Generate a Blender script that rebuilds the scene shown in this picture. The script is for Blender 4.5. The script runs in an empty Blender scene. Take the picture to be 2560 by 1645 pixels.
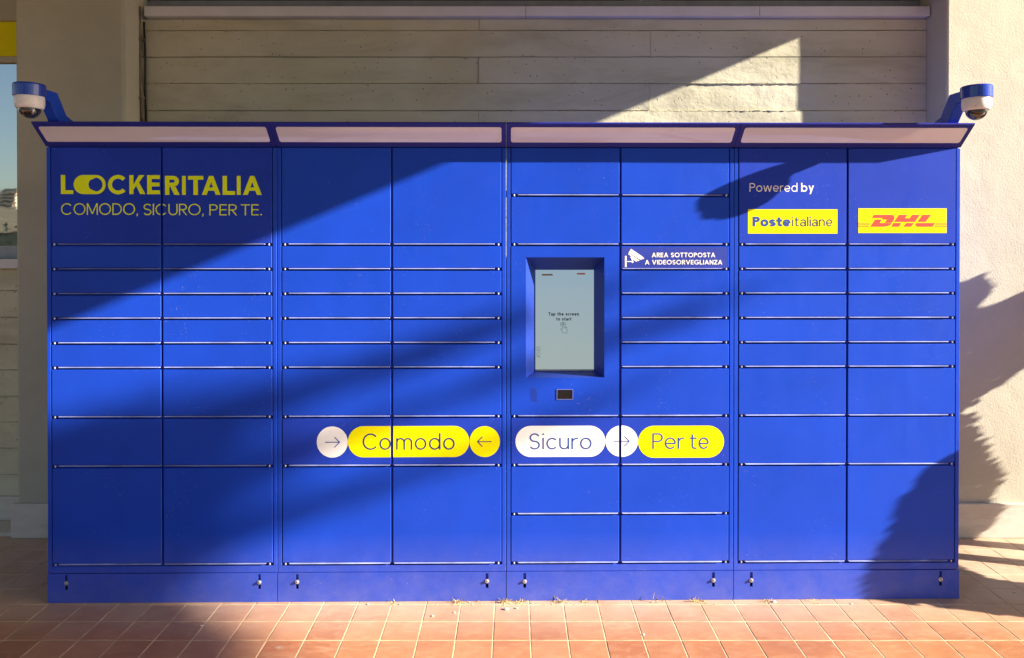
import bpy, bmesh, math, random
from mathutils import Vector, Matrix, noise
random.seed(11)
R = math.radians
scene = bpy.context.scene
COL = scene.collection

# ------------------------------------------------------------------ camera
cam = bpy.data.cameras.new('camera')
cam.sensor_width = 36.0
cam.lens = 26.82
cam.shift_x = -0.0027
cam.shift_y = -0.0787
cam.clip_start = 0.05
cam.clip_end = 5000
cam_o = bpy.data.objects.new('camera', cam)
COL.objects.link(cam_o)
cam_o.location = (0.0373, -3.34, 1.5687)
cam_o.rotation_euler = (R(90 - 0.387), 0, 0)
scene.camera = cam_o

# ------------------------------------------------------------------ light
SUN = Vector((3.7, -1.0, 1.56)).normalized()          # towards the sun
SUN_EL = math.asin(SUN.z)
SUN_AZ = math.atan2(SUN.x, SUN.y)                     # clockwise from +Y
world = bpy.data.worlds.new('World')
scene.world = world
world.use_nodes = True
wn = world.node_tree
bg = wn.nodes['Background']
sky = wn.nodes.new('ShaderNodeTexSky')
sky.sky_type = 'NISHITA'
sky.sun_disc = False
sky.sun_elevation = SUN_EL
sky.sun_rotation = SUN_AZ
sky.altitude = 20
wn.links.new(sky.outputs[0], bg.inputs[0])
bg.inputs[1].default_value = 0.05
sl = bpy.data.lights.new('sun', 'SUN')
sl.energy = 5.0
sl.angle = R(0.55)
sl.color = (1.0, 0.90, 0.76)
so = bpy.data.objects.new('sun', sl)
COL.objects.link(so)
so.rotation_euler = (-SUN).to_track_quat('-Z', 'Y').to_euler()
scene.view_settings.view_transform = 'Standard'
scene.view_settings.look = 'None'
scene.view_settings.exposure = 1.83
scene.view_settings.gamma = 1.0
scene.view_settings.use_curve_mapping = False

# ------------------------------------------------------------------ materials
def mat(name):
    m = bpy.data.materials.new(name)
    m.use_nodes = True
    nt = m.node_tree
    return m, nt, nt.nodes['Principled BSDF']

def nd(nt, kind, **kw):
    n = nt.nodes.new(kind)
    for k, v in kw.items():
        if k.startswith('i_'):
            n.inputs[int(k[2:])].default_value = v
        else:
            setattr(n, k, v)
    return n

def ramp(nt, fac, stops):
    r = nt.nodes.new('ShaderNodeValToRGB')
    el = r.color_ramp.elements
    while len(el) < len(stops):
        el.new(0.5)
    for e, (p, c) in zip(el, stops):
        e.position = p
        e.color = tuple(c) + (1,) if len(c) == 3 else c
    nt.links.new(fac, r.inputs[0])
    return r.outputs[0]

def mix(nt, fac, a, b, mode='MIX'):
    n = nt.nodes.new('ShaderNodeMix')
    n.data_type = 'RGBA'
    n.blend_type = mode
    for sock, v in ((n.inputs[0], fac), (n.inputs[6], a), (n.inputs[7], b)):
        if hasattr(v, 'links') or isinstance(v, bpy.types.NodeSocket):
            nt.links.new(v, sock)
        elif isinstance(v, (int, float)):
            sock.default_value = v
        else:
            sock.default_value = tuple(v) + (1,) if len(v) == 3 else v
    return n.outputs[2]

def pos(nt):
    return nt.nodes.new('ShaderNodeNewGeometry').outputs['Position']

def noise_tex(nt, vec, scale, detail=4, rough=0.55, dist=0.0):
    n = nd(nt, 'ShaderNodeTexNoise')
    n.inputs['Scale'].default_value = scale
    n.inputs['Detail'].default_value = detail
    n.inputs['Roughness'].default_value = rough
    n.inputs['Distortion'].default_value = dist
    nt.links.new(vec, n.inputs['Vector'])
    return n.outputs['Fac']

def scaled(nt, vec, s):
    m = nd(nt, 'ShaderNodeMapping')
    m.inputs['Scale'].default_value = s
    nt.links.new(vec, m.inputs['Vector'])
    return m.outputs[0]

def bump(nt, b, height, strength, dist, prev=None):
    n = nd(nt, 'ShaderNodeBump')
    n.inputs['Strength'].default_value = strength
    n.inputs['Distance'].default_value = dist
    nt.links.new(height, n.inputs['Height'])
    if prev is not None:
        nt.links.new(prev, n.inputs['Normal'])
    if b is not None:
        nt.links.new(n.outputs[0], b.inputs['Normal'])
    return n.outputs[0]

def simple(name, col, rough=0.5, metal=0.0, spec=0.5, var=0.08, scale=30.0):
    m, nt, b = mat(name)
    p = pos(nt)
    f = noise_tex(nt, p, scale, 4)
    lo = [c * (1 - var) for c in col]
    hi = [min(1, c * (1 + var)) for c in col]
    nt.links.new(ramp(nt, f, [(0.3, lo), (0.7, hi)]), b.inputs['Base Color'])
    b.inputs['Roughness'].default_value = rough
    b.inputs['Metallic'].default_value = metal
    b.inputs['Specular IOR Level'].default_value = spec
    return m

def paint(name, col, rough=0.40, spec=0.19, speck=True, wear=0.10):
    """powder-coated sheet steel: orange peel, faint cloudiness, dust specks and scratches"""
    m, nt, b = mat(name)
    p = pos(nt)
    cloud = noise_tex(nt, p, 2.3, 5, 0.6)
    c = ramp(nt, cloud, [(0.3, [k * (1 - wear) for k in col]), (0.7, [k * (1 + wear) for k in col])])
    oi = nd(nt, 'ShaderNodeObjectInfo')          # every sheet takes the coat a little differently
    c = mix(nt, 1.0, c, ramp(nt, oi.outputs['Random'], [(0, (0.90, 0.91, 0.93)), (1, (1.0, 1.0, 1.0))]), 'MULTIPLY')
    if speck:
        s1 = noise_tex(nt, p, 260, 1, 0.4)
        s2 = noise_tex(nt, p, 6, 2, 0.5)
        m1 = nd(nt, 'ShaderNodeMath', operation='MULTIPLY')
        nt.links.new(ramp(nt, s1, [(0.775, (0, 0, 0)), (0.80, (1, 1, 1))]), m1.inputs[0])
        nt.links.new(ramp(nt, s2, [(0.45, (0, 0, 0)), (0.62, (1, 1, 1))]), m1.inputs[1])
        c = mix(nt, m1.outputs[0], c, (0.5, 0.52, 0.62))
        # pale dust that gathers near the ground
        sep = nd(nt, 'ShaderNodeSeparateXYZ')
        nt.links.new(p, sep.inputs[0])
        mr = nd(nt, 'ShaderNodeMapRange')
        mr.inputs['From Min'].default_value = 0.30
        mr.inputs['From Max'].default_value = 0.0
        mr.inputs['To Max'].default_value = 0.30
        nt.links.new(sep.outputs[2], mr.inputs[0])
        dn = noise_tex(nt, p, 14, 6, 0.7)
        m2 = nd(nt, 'ShaderNodeMath', operation='MULTIPLY')
        nt.links.new(mr.outputs[0], m2.inputs[0])
        nt.links.new(dn, m2.inputs[1])
        c = mix(nt, m2.outputs[0], c, (0.40, 0.34, 0.33))
        sc = noise_tex(nt, scaled(nt, p, (9, 9, 60)), 4.0, 2, 0.4, 2.5)
        sc2 = noise_tex(nt, p, 3.1, 2, 0.5)
        m3 = nd(nt, 'ShaderNodeMath', operation='MULTIPLY')
        nt.links.new(ramp(nt, sc, [(0.735, (0, 0, 0)), (0.75, (0.45,) * 3)]), m3.inputs[0])
        nt.links.new(ramp(nt, sc2, [(0.58, (0, 0, 0)), (0.64, (1, 1, 1))]), m3.inputs[1])
        c = mix(nt, m3.outputs[0], c, (0.42, 0.45, 0.62))
        # soft wipe marks
        st = noise_tex(nt, scaled(nt, p, (3, 3, 0.8)), 3.0, 6, 0.7, 1.5)
        nt.links.new(ramp(nt, st, [(0.3, (rough - 0.07,) * 3), (0.72, (rough + 0.10,) * 3)]), b.inputs['Roughness'])
    else:
        b.inputs['Roughness'].default_value = rough
    nt.links.new(c, b.inputs['Base Color'])
    b.inputs['Specular IOR Level'].default_value = spec
    pn = noise_tex(nt, p, 420, 2, 0.5)
    n1 = bump(nt, None, pn, 0.10, 0.0006)
    big = noise_tex(nt, p, 2.2, 2, 0.4)
    bump(nt, b, big, 0.16, 0.02, n1)
    return m

M_BLUE = paint('blue_powder_coat', (0.010, 0.062, 0.55), 0.42)
M_VINYL = paint('blue_vinyl_wrap', (0.018, 0.052, 0.46), 0.50, spec=0.10)
M_SURROUND = paint('shaded_surround_blue', (0.014, 0.040, 0.30), 0.5, speck=False)  # darker blue puts the shade of the screen recess into the colour
M_HEAD = paint('header_blue_paint', (0.024, 0.030, 0.30), 0.36, speck=False)
M_DARK = paint('dark_recess_paint', (0.008, 0.016, 0.12), 0.5, speck=False)
M_LIP = simple('pale_lip_edge', (0.27, 0.31, 0.62), 0.45, spec=0.3, var=0.35, scale=9)  # lips coloured paler than the door blue
M_STEEL = simple('zinc_plated_steel', (0.52, 0.52, 0.55), 0.35, metal=0.5, var=0.1, scale=200)
M_BLACK = simple('black_plastic', (0.008, 0.008, 0.010), 0.18, var=0.2)
M_HOLE = simple('dark_slot', (0.004, 0.004, 0.006), 0.8)
M_YELLOW = simple('yellow_vinyl_print', (0.83, 0.77, 0.001), 0.5, spec=0.12, var=0.02, scale=4)
M_YTEXT = simple('yellow_lettering_film', (0.80, 0.93, 0.010), 0.5, spec=0.15, var=0.03, scale=4)
M_WHITE = simple('white_vinyl_print', (0.84, 0.84, 0.86), 0.42, var=0.02, scale=4)
M_NAVY = simple('navy_print', (0.012, 0.024, 0.15), 0.5, var=0.03)
M_INK = simple('dark_navy_screen_ink', (0.006, 0.012, 0.07), 0.5, var=0.03)
M_BLUEPRINT = simple('blue_print', (0.014, 0.055, 0.32), 0.5, var=0.03)
M_RED = simple('red_print', (0.64, 0.055, 0.035), 0.45, var=0.03)
M_CAMWHITE = simple('white_camera_plastic', (0.80, 0.78, 0.76), 0.35, var=0.02)
M_ALU = simple('grey_window_aluminium', (0.30, 0.33, 0.38), 0.45, metal=0.2, var=0.12, scale=12)
M_SILL = simple('white_painted_sill', (0.70, 0.70, 0.72), 0.55, var=0.06, scale=7)
M_STRAW = simple('dry_straw', (0.62, 0.50, 0.22), 0.8, var=0.3, scale=90)
M_PEBBLE = simple('pale_crumb', (0.66, 0.60, 0.52), 0.85, var=0.2, scale=120)
M_TRUNK = simple('palm_bark', (0.16, 0.11, 0.07), 0.9, var=0.4, scale=14)
M_FROND = simple('palm_frond_green', (0.06, 0.10, 0.03), 0.5, var=0.3, scale=3)
M_STANDIN = simple('dark_standin_leaf', (0.018, 0.026, 0.016), 0.7, var=0.3, scale=5)
M_LEAF = simple('shrub_leaf_green', (0.05, 0.10, 0.035), 0.45, var=0.35, scale=5)
M_PIPE = simple('grimy_painted_pipe', (0.20, 0.17, 0.12), 0.7, var=0.5, scale=25)
M_BLACKCABLE = simple('black_cable', (0.015, 0.014, 0.012), 0.6)

def m_acrylic():
    m, nt, b = mat('translucent_white_acrylic')
    p = pos(nt)
    f = noise_tex(nt, scaled(nt, p, (1, 1, 4)), 2.0, 5)
    nt.links.new(ramp(nt, f, [(0.3, (0.67, 0.66, 0.77)), (0.7, (0.76, 0.74, 0.83))]), b.inputs['Base Color'])
    b.inputs['Roughness'].default_value = 0.35
    b.inputs['Coat Weight'].default_value = 1.0
    b.inputs['Coat Roughness'].default_value = 0.02
    b.inputs['Coat IOR'].default_value = 1.65
    bump(nt, b, noise_tex(nt, p, 3.0, 1), 0.05, 0.03)
    return m
M_ACRYLIC = m_acrylic()

def m_glassdome():
    m, nt, b = mat('smoked_dome')
    b.inputs['Base Color'].default_value = (0.012, 0.012, 0.014, 1)
    b.inputs['Roughness'].default_value = 0.04
    b.inputs['Specular IOR Level'].default_value = 0.9
    b.inputs['Coat Weight'].default_value = 1.0
    return m
M_DOME = m_glassdome()

def m_screen():
    m, nt, b = mat('lit_touch_screen')
    p = pos(nt)
    f = noise_tex(nt, p, 6, 6, 0.7)
    nt.links.new(ramp(nt, f, [(0.35, (0.015, 0.018, 0.02)), (0.62, (0.03, 0.032, 0.03)), (0.78, (0.075, 0.078, 0.07))]), b.inputs['Base Color'])
    b.inputs['Roughness'].default_value = 0.25
    sp = nd(nt, 'ShaderNodeSeparateXYZ')
    nt.links.new(p, sp.inputs[0])
    mz = nd(nt, 'ShaderNodeMapRange')
    mz.inputs['From Min'].default_value = 0.99
    mz.inputs['From Max'].default_value = 1.45
    nt.links.new(sp.outputs[2], mz.inputs[0])
    nt.links.new(ramp(nt, mz.outputs[0], [(0.0, (0.70, 0.86, 0.82)), (1.0, (0.56, 0.80, 0.98))]), b.inputs['Emission Color'])
    b.inputs['Emission Strength'].default_value = 0.140
    b.inputs['Specular IOR Level'].default_value = 0.35
    b.inputs['Coat Weight'].default_value = 0.8
    b.inputs['Coat Roughness'].default_value = 0.03
    return m
M_SCREEN = m_screen()

def m_stucco(name, base, pit=0.5):
    m, nt, b = mat(name)
    p = pos(nt)
    big = noise_tex(nt, p, 1.6, 6, 0.62)
    c = ramp(nt, big, [(0.28, [k * 0.86 for k in base]), (0.55, base), (0.8, [min(1, k * 1.08) for k in base])])
    fine = noise_tex(nt, p, 95, 6, 0.7)
    c = mix(nt, ramp(nt, fine, [(0.28, (0.5,) * 3), (0.40, (0, 0, 0))]), c, [k * 0.62 for k in base])
    nt.links.new(c, b.inputs['Base Color'])
    b.inputs['Roughness'].default_value = 0.92
    b.inputs['Specular IOR Level'].default_value = 0.2
    grit = noise_tex(nt, p, 190, 4, 0.6)
    n1 = bump(nt, None, grit, pit, 0.004)
    patch = noise_tex(nt, p, 3.0, 3, 0.5)
    v = nd(nt, 'ShaderNodeTexNoise')
    v.inputs['Scale'].default_value = 85
    v.inputs['Detail'].default_value = 3
    nt.links.new(p, v.inputs['Vector'])
    n2 = bump(nt, None, v.outputs['Fac'], pit * 0.8, 0.005, n1)
    bump(nt, b, patch, 0.25, 0.03, n2)
    return m
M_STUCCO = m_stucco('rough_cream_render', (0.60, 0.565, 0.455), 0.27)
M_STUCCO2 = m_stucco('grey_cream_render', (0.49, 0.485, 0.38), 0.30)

def m_concrete():
    m, nt, b = mat('board_marked_concrete')
    p = pos(nt)
    base = (0.60, 0.575, 0.425)
    big = noise_tex(nt, scaled(nt, p, (0.6, 1, 2.0)), 2.2, 7, 0.62, 0.6)
    c = ramp(nt, big, [(0.22, (0.40, 0.375, 0.26)), (0.5, base), (0.78, (0.68, 0.65, 0.51))])
    och = noise_tex(nt, p, 1.3, 4, 0.6)
    c = mix(nt, ramp(nt, och, [(0.55, (0, 0, 0)), (0.75, (0.6,) * 3)]), c, (0.53, 0.46, 0.26))
    # blowholes
    vo = nd(nt, 'ShaderNodeTexVoronoi', feature='F1')
    vo.inputs['Scale'].default_value = 30
    vo.inputs['Randomness'].default_value = 1.0
    nt.links.new(p, vo.inputs['Vector'])
    hole = ramp(nt, vo.outputs['Distance'], [(0.07, (1, 1, 1)), (0.12, (0, 0, 0))])
    sel = noise_tex(nt, scaled(nt, p, (1.0, 1.0, 3.0)), 4.2, 3, 0.6)
    mm = nd(nt, 'ShaderNodeMath', operation='MULTIPLY')
    nt.links.new(hole, mm.inputs[0])
    nt.links.new(ramp(nt, sel, [(0.42, (0, 0, 0)), (0.56, (1, 1, 1))]), mm.inputs[1])
    c = mix(nt, mm.outputs[0], c, (0.15, 0.125, 0.085))
    nt.links.new(c, b.inputs['Base Color'])
    b.inputs['Roughness'].default_value = 0.85
    b.inputs['Specular IOR Level'].default_value = 0.25
    g1 = noise_tex(nt, p, 60, 6, 0.65)
    n1 = bump(nt, None, g1, 0.34, 0.005)
    g2 = noise_tex(nt, scaled(nt, p, (1, 1, 1.6)), 7, 3, 0.5)
    n2 = bump(nt, None, g2, 0.36, 0.022, n1)
    inv = nd(nt, 'ShaderNodeMath', operation='SUBTRACT')
    inv.inputs[0].default_value = 1.0
    nt.links.new(mm.outputs[0], inv.inputs[1])
    bump(nt, b, inv.outputs[0], 0.8, 0.006, n2)
    return m
M_CONC = m_concrete()
M_ROOF = simple('grey_concrete_soffit', (0.26, 0.24, 0.21), 0.9, var=0.08, scale=2)

def m_basestone():
    m, nt, b = mat('pale_skirting_stone')
    p = pos(nt)
    f = noise_tex(nt, scaled(nt, p, (1, 1, 3)), 5, 7, 0.65, 1.0)
    c = ramp(nt, f, [(0.3, (0.50, 0.45, 0.37)), (0.5, (0.60, 0.55, 0.47)), (0.72, (0.68, 0.63, 0.55))])
    nt.links.new(c, b.inputs['Base Color'])
    b.inputs['Roughness'].default_value = 0.6
    bump(nt, b, noise_tex(nt, p, 80, 5), 0.15, 0.003)
    return m
M_BASE = m_basestone()

PITCH = 0.1488
TX0, TY0 = 0.100, -0.038
def m_tile():
    m, nt, b = mat('terracotta_tile')
    p = pos(nt)
    sub = nd(nt, 'ShaderNodeVectorMath', operation='SUBTRACT')
    sub.inputs[1].default_value = (TX0, TY0, 0)
    nt.links.new(p, sub.inputs[0])
    dv = nd(nt, 'ShaderNodeVectorMath', operation='DIVIDE')
    dv.inputs[1].default_value = (PITCH, PITCH, 10)
    nt.links.new(sub.outputs[0], dv.inputs[0])
    fl = nd(nt, 'ShaderNodeVectorMath', operation='FLOOR')
    nt.links.new(dv.outputs[0], fl.inputs[0])
    wn_ = nd(nt, 'ShaderNodeTexWhiteNoise', noise_dimensions='2D')
    nt.links.new(fl.outputs[0], wn_.inputs['Vector'])
    c = ramp(nt, wn_.outputs['Value'], [(0.0, (0.36, 0.138, 0.055)), (0.35, (0.45, 0.190, 0.076)),
                                         (0.7, (0.51, 0.238, 0.108)), (1.0, (0.42, 0.156, 0.060))])
    off = nd(nt, 'ShaderNodeVectorMath', operation='ADD')
    nt.links.new(p, off.inputs[0])
    nt.links.new(wn_.outputs['Color'], off.inputs[1])
    st = noise_tex(nt, scaled(nt, off.outputs[0], (1, 2.2, 1)), 9, 7, 0.65, 1.4)
    c = mix(nt, ramp(nt, st, [(0.46, (0, 0, 0)), (0.72, (0.6,) * 3)]), c, (0.58, 0.33, 0.19))
    st2 = noise_tex(nt, p, 2.6, 6, 0.65, 0.8)
    c = mix(nt, ramp(nt, st2, [(0.45, (0, 0, 0)), (0.75, (0.65,) * 3)]), c, (0.29, 0.11, 0.055))
    # swept dust and grazing glare, painted paler towards the foot of the lockers
    sep = nd(nt, 'ShaderNodeSeparateXYZ')
    nt.links.new(p, sep.inputs[0])
    mr = nd(nt, 'ShaderNodeMapRange')
    mr.inputs['From Min'].default_value = -0.36
    mr.inputs['From Max'].default_value = 0.05
    mr.inputs['To Max'].default_value = 0.70
    nt.links.new(sep.outputs[1], mr.inputs[0])
    dn = noise_tex(nt, p, 5.5, 6, 0.6)
    m2 = nd(nt, 'ShaderNodeMath', operation='MULTIPLY')
    nt.links.new(mr.outputs[0], m2.inputs[0])
    nt.links.new(ramp(nt, dn, [(0.2, (0.45,) * 3), (0.6, (1, 1, 1))]), m2.inputs[1])
    c = mix(nt, m2.outputs[0], c, (0.64, 0.50, 0.38))
    # droppings and gum
    v = nd(nt, 'ShaderNodeTexVoronoi', feature='F1')
    v.inputs['Scale'].default_value = 2.4
    nt.links.new(scaled(nt, p, (1, 1.3, 0)), v.inputs['Vector'])
    c = mix(nt, ramp(nt, v.outputs['Distance'], [(0.035, (0.7,) * 3), (0.06, (0, 0, 0))]), c, (0.50, 0.44, 0.38))
    nt.links.new(c, b.inputs['Base Color'])
    nt.links.new(ramp(nt, st, [(0.3, (0.42,) * 3), (0.7, (0.62,) * 3)]), b.inputs['Roughness'])
    b.inputs['Specular IOR Level'].default_value = 0.4
    n1 = bump(nt, None, noise_tex(nt, p, 60, 5), 0.10, 0.003)
    bump(nt, b, noise_tex(nt, p, 9, 3), 0.12, 0.006, n1)
    return m
M_TILE = m_tile()
M_GROUT = simple('cream_grout', (0.62, 0.48, 0.29), 0.9, var=0.40, scale=11)
M_GROUND = simple('street_paving', (0.10, 0.085, 0.07), 0.9, var=0.2, scale=0.7)
M_HILL = simple('scrub_hillside', (0.13, 0.105, 0.055), 0.95, var=0.35, scale=0.05)
M_FACADE = simple('warm_far_facade', (0.50, 0.38, 0.28), 0.9, var=0.1, scale=0.2)
M_FARWIN = simple('far_window_shade', (0.10, 0.09, 0.085), 0.3, var=0.2, scale=0.3)

def m_mirror_glass():
    m, nt, b = mat('reflective_window_film')
    p = pos(nt)
    b.inputs['Base Color'].default_value = (0.50, 0.54, 0.56, 1)
    b.inputs['Metallic'].default_value = 1.0
    b.inputs['Roughness'].default_value = 0.02
    bump(nt, b, noise_tex(nt, scaled(nt, p, (1, 1, 0.6)), 4, 3), 0.05, 0.01)
    return m
M_GLASS = m_mirror_glass()
def m_darkglass():
    m, nt, b = mat('dark_green_glass')
    b.inputs['Base Color'].default_value = (0.02, 0.035, 0.025, 1)
    b.inputs['Roughness'].default_value = 0.08
    return m
M_DGLASS = m_darkglass()

# ------------------------------------------------------------------ mesh helpers
def finish(name, bm, m, parent=None, smooth=False):
    me = bpy.data.meshes.new(name)
    bm.normal_update()
    bm.to_mesh(me)
    bm.free()
    if m is not None:
        me.materials.append(m)
    if smooth:
        for poly in me.polygons:
            poly.use_smooth = True
    return link(name, me, parent)

def link(name, me, parent=None, loc=None):
    o = bpy.data.objects.new(name, me)
    COL.objects.link(o)
    if parent is not None:
        o.parent = parent
    if loc is not None:
        o.location = loc
    return o

def empty(name, loc=(0, 0, 0), rz=0.0):
    o = bpy.data.objects.new(name, None)
    o.empty_display_size = 0.1
    COL.objects.link(o)
    o.location = loc
    o.rotation_euler = (0, 0, rz)
    return o

def tag(o, label=None, cat=None, group=None, kind=None):
    if label: o['label'] = label
    if cat: o['category'] = cat
    if group: o['group'] = group
    if kind: o['kind'] = kind
    return o

def add_box(bm, x0, x1, y0, y1, z0, z1, bev=0.0, seg=1):
    r = bmesh.ops.create_cube(bm, size=1.0)
    vs = r['verts']
    for v in vs:
        v.co = Vector((x0 if v.co.x < 0 else x1, y0 if v.co.y < 0 else y1, z0 if v.co.z < 0 else z1))
    if bev > 0:
        es = list({e for v in vs for e in v.link_edges})
        bmesh.ops.bevel(bm, geom=es, offset=bev, segments=seg, affect='EDGES', profile=0.5)

def box(name, b6, m, parent=None, bev=0.0, seg=1):
    bm = bmesh.new()
    add_box(bm, *b6, bev=bev, seg=seg)
    return finish(name, bm, m, parent)

def add_prism_x(bm, prof, x0, x1):
    """closed profile of (y,z) points, extruded along x"""
    a = [bm.verts.new((x0, y, z)) for y, z in prof]
    b = [bm.verts.new((x1, y, z)) for y, z in prof]
    n = len(prof)
    bm.faces.new(a)
    bm.faces.new(list(reversed(b)))
    for i in range(n):
        j = (i + 1) % n
        bm.faces.new((a[i], b[i], b[j], a[j]))
    bmesh.ops.recalc_face_normals(bm, faces=bm.faces)

def add_lathe(bm, prof, center, seg=28, axis='z'):
    cx, cy, cz = center
    rings = []
    for r, h in prof:
        ring = []
        if r < 1e-6:
            if axis == 'z': ring = [bm.verts.new((cx, cy, cz + h))]
            else: ring = [bm.verts.new((cx, cy + h, cz))]
        else:
            for k in range(seg):
                a = 2 * math.pi * k / seg
                if axis == 'z': ring.append(bm.verts.new((cx + r * math.cos(a), cy + r * math.sin(a), cz + h)))
                else: ring.append(bm.verts.new((cx + r * math.cos(a), cy + h, cz + r * math.sin(a))))
        rings.append(ring)
    for p, q in zip(rings[:-1], rings[1:]):
        for k in range(seg):
            k2 = (k + 1) % seg
            if len(p) == 1 and len(q) == 1: continue
            if len(p) == 1: bm.faces.new((p[0], q[k], q[k2]))
            elif len(q) == 1: bm.faces.new((p[k], q[0], p[k2]))
            else: bm.faces.new((p[k], q[k], q[k2], p[k2]))
    bmesh.ops.recalc_face_normals(bm, faces=bm.faces)

def add_tube(bm, pts, rad, seg=8, rfun=None):
    pts = [Vector(p) for p in pts]
    prev = None
    for i, p in enumerate(pts):
        t = (pts[min(i + 1, len(pts) - 1)] - pts[max(i - 1, 0)]).normalized()
        ref = Vector((0, 0, 1)) if abs(t.z) < 0.9 else Vector((1, 0, 0))
        u = t.cross(ref).normalized()
        w = t.cross(u)
        r = rfun(i / (len(pts) - 1)) if rfun else rad
        ring = [bm.verts.new(p + (u * math.cos(2 * math.pi * k / seg) + w * math.sin(2 * math.pi * k / seg)) * r) for k in range(seg)]
        if prev:
            for k in range(seg):
                bm.faces.new((prev[k], prev[(k + 1) % seg], ring[(k + 1) % seg], ring[k]))
        else:
            bm.faces.new(ring)
        prev = ring
    bm.faces.new(list(reversed(prev)))
    bmesh.ops.recalc_face_normals(bm, faces=bm.faces)

# ------------------------------------------------------------------ flat print: strokes and polygons in the door plane
def arc(cx, cy, rx, ry, a0, a1, n=None):
    n = n or max(4, int(abs(a1 - a0) / 9))
    return [(cx + rx * math.cos(R(a0 + (a1 - a0) * i / n)), cy + ry * math.sin(R(a0 + (a1 - a0) * i / n))) for i in range(n + 1)]

def glyph(ch, w):
    """returns (width, shapes); cap height 1; shapes are ('S', pts) strokes, ('C', pts) closed strokes, ('Q', pts) polygons"""
    h = w / 2
    x = 0.72
    d = 1.12 * w
    if ch == ' ': return 0.30, []
    if ch == 'A':
        W = 0.80 + w * 0.35; m = W / 2
        return W, [('Q', [(0, 0), (d, 0), (m + d * .45, 1), (m - d * .45, 1)]), ('Q', [(W - d, 0), (W, 0), (m + d * .45, 1), (m - d * .45, 1)]),
                   ('Q', [(.20, .22), (W - .20, .22), (W - .20 - .33 * w, .22 + .85 * w), (.20 + .33 * w, .22 + .85 * w)])]
    if ch in 'CG':
        W = 0.94
        s = [('S', arc(W / 2 + .02, .5, W / 2 - h + .02, .51 - h, 42, 318))]
        if ch == 'G': s += [('S', [(W / 2 + .04, .44), (W - h, .44), (W - h, .14)])]
        return W, s
    if ch == 'O':
        W = 1.0
        return W, [('C', arc(W / 2, .5, W / 2 - h, .51 - h, 0, 350, 35))]
    if ch == 'D':
        W = 0.80
        return W, [('C', [(h, h), (h, 1 - h)] + arc(W - .46, .5, .46 - h, .5 - h, 90, -90, 16))]
    if ch == 'E':
        W = 0.56
        return W, [('S', [(h, 0), (h, 1)]), ('S', [(w, 1 - h), (W, 1 - h)]), ('S', [(w, .51), (W - .02, .51)]), ('S', [(w, h), (W, h)])]
    if ch == 'H': return .74, [('S', [(h, 0), (h, 1)]), ('S', [(.74 - h, 0), (.74 - h, 1)]), ('S', [(w, .5), (.74 - w, .5)])]
    if ch == 'I': return w, [('S', [(h, 0), (h, 1)])]
    if ch == 'K':
        W = 0.76
        return W, [('S', [(h, 0), (h, 1)]), ('Q', [(W - 1.32 * w - .02, 1), (W - .02, 1), (w, .24), (w, .24 + 1.35 * w)]),
                   ('Q', [(.32, .48), (.32 + .62 * w, .48 + 1.05 * w), (W + .02, 0), (W + .02 - 1.28 * w, 0)])]
    if ch == 'L': return .56, [('S', [(h, 1), (h, h), (.56, h)])]
    if ch == 'M':
        W = 0.92; m = W / 2
        return W, [('S', [(h, 0), (h, 1)]), ('S', [(W - h, 0), (W - h, 1)]), ('Q', [(w * .2, 1), (w * 1.2, 1), (m + d * .5, .08), (m - d * .5, .08)]),
                   ('Q', [(W - w * 1.2, 1), (W - w * .2, 1), (m + d * .5, .08), (m - d * .5, .08)])]
    if ch == 'N':
        W = 0.76
        return W, [('S', [(h, 0), (h, 1)]), ('S', [(W - h, 0), (W - h, 1)]), ('Q', [(w * .1, 1), (w * 1.25, 1), (W - w * .1, 0), (W - w * 1.25, 0)])]
    if ch in 'PR':
        W = 0.64; r = (.56 - w) / 2
        s = [('S', [(h, 0), (h, 1)]), ('S', [(w, 1 - h), (W - h - r, 1 - h)] + arc(W - h - r, 1 - h - r, r, r, 84, -84, 14) + [(W - h - r, 1 - h - 2 * r), (w, 1 - h - 2 * r)])]
        if ch == 'R': s += [('Q', [(W - .40, .44), (W - .40 + 1.2 * w, .44), (W + .03, 0), (W + .03 - 1.22 * w, 0)])]
        return W, s
    if ch == 'S':
        W = 0.64; r = (1.02 - w) / 4; c = W / 2
        return W, [('S', arc(c, 1.01 - h - r, W / 2 - h - .01, r, 22, 255, 22) + arc(c, h + r - .01, W / 2 - h, r, 75, -158, 22))]
    if ch == 'T': return .68, [('S', [(0, 1 - h), (.68, 1 - h)]), ('S', [(.34, 0), (.34, 1 - w)])]
    if ch == 'U':
        W = 0.74; r = W / 2 - h
        return W, [('S', [(h, 1), (h, h + r)] + arc(W / 2, h + r - .01, r, r, 186, 354, 18) + [(W - h, h + r), (W - h, 1)])]
    if ch == 'V':
        W = 0.80 + w * .3; m = W / 2
        return W, [('Q', [(0, 1), (d, 1), (m + d * .45, 0), (m - d * .45, 0)]), ('Q', [(W - d, 1), (W, 1), (m + d * .45, 0), (m - d * .45, 0)])]
    if ch == 'Z':
        W = .64
        return W, [('S', [(.02, 1 - h), (W, 1 - h)]), ('S', [(0, h), (W, h)]), ('Q', [(0, w), (d * 1.1, w), (W, 1 - w), (W - d * 1.1, 1 - w)])]
    if ch == '.': return w * 1.5, [('Q', arc(w * .75, w * .7, w * .72, w * .72, 0, 340, 12))]
    if ch == ',': return w * 1.7, [('Q', [(w * .5, w * 1.4), (w * 1.6, w * 1.4), (w * .9, -w * 1.4), (w * .1, -w * 1.4)])]
    # lower case
    if ch == 'o':
        W = .70
        return W, [('C', arc(W / 2, x / 2, W / 2 - h, x / 2 - h + .01, 0, 350, 30))]
    if ch == 'c':
        W = .64
        return W, [('S', arc(.35, x / 2, .35 - h, x / 2 - h + .01, 42, 318))]
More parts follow.
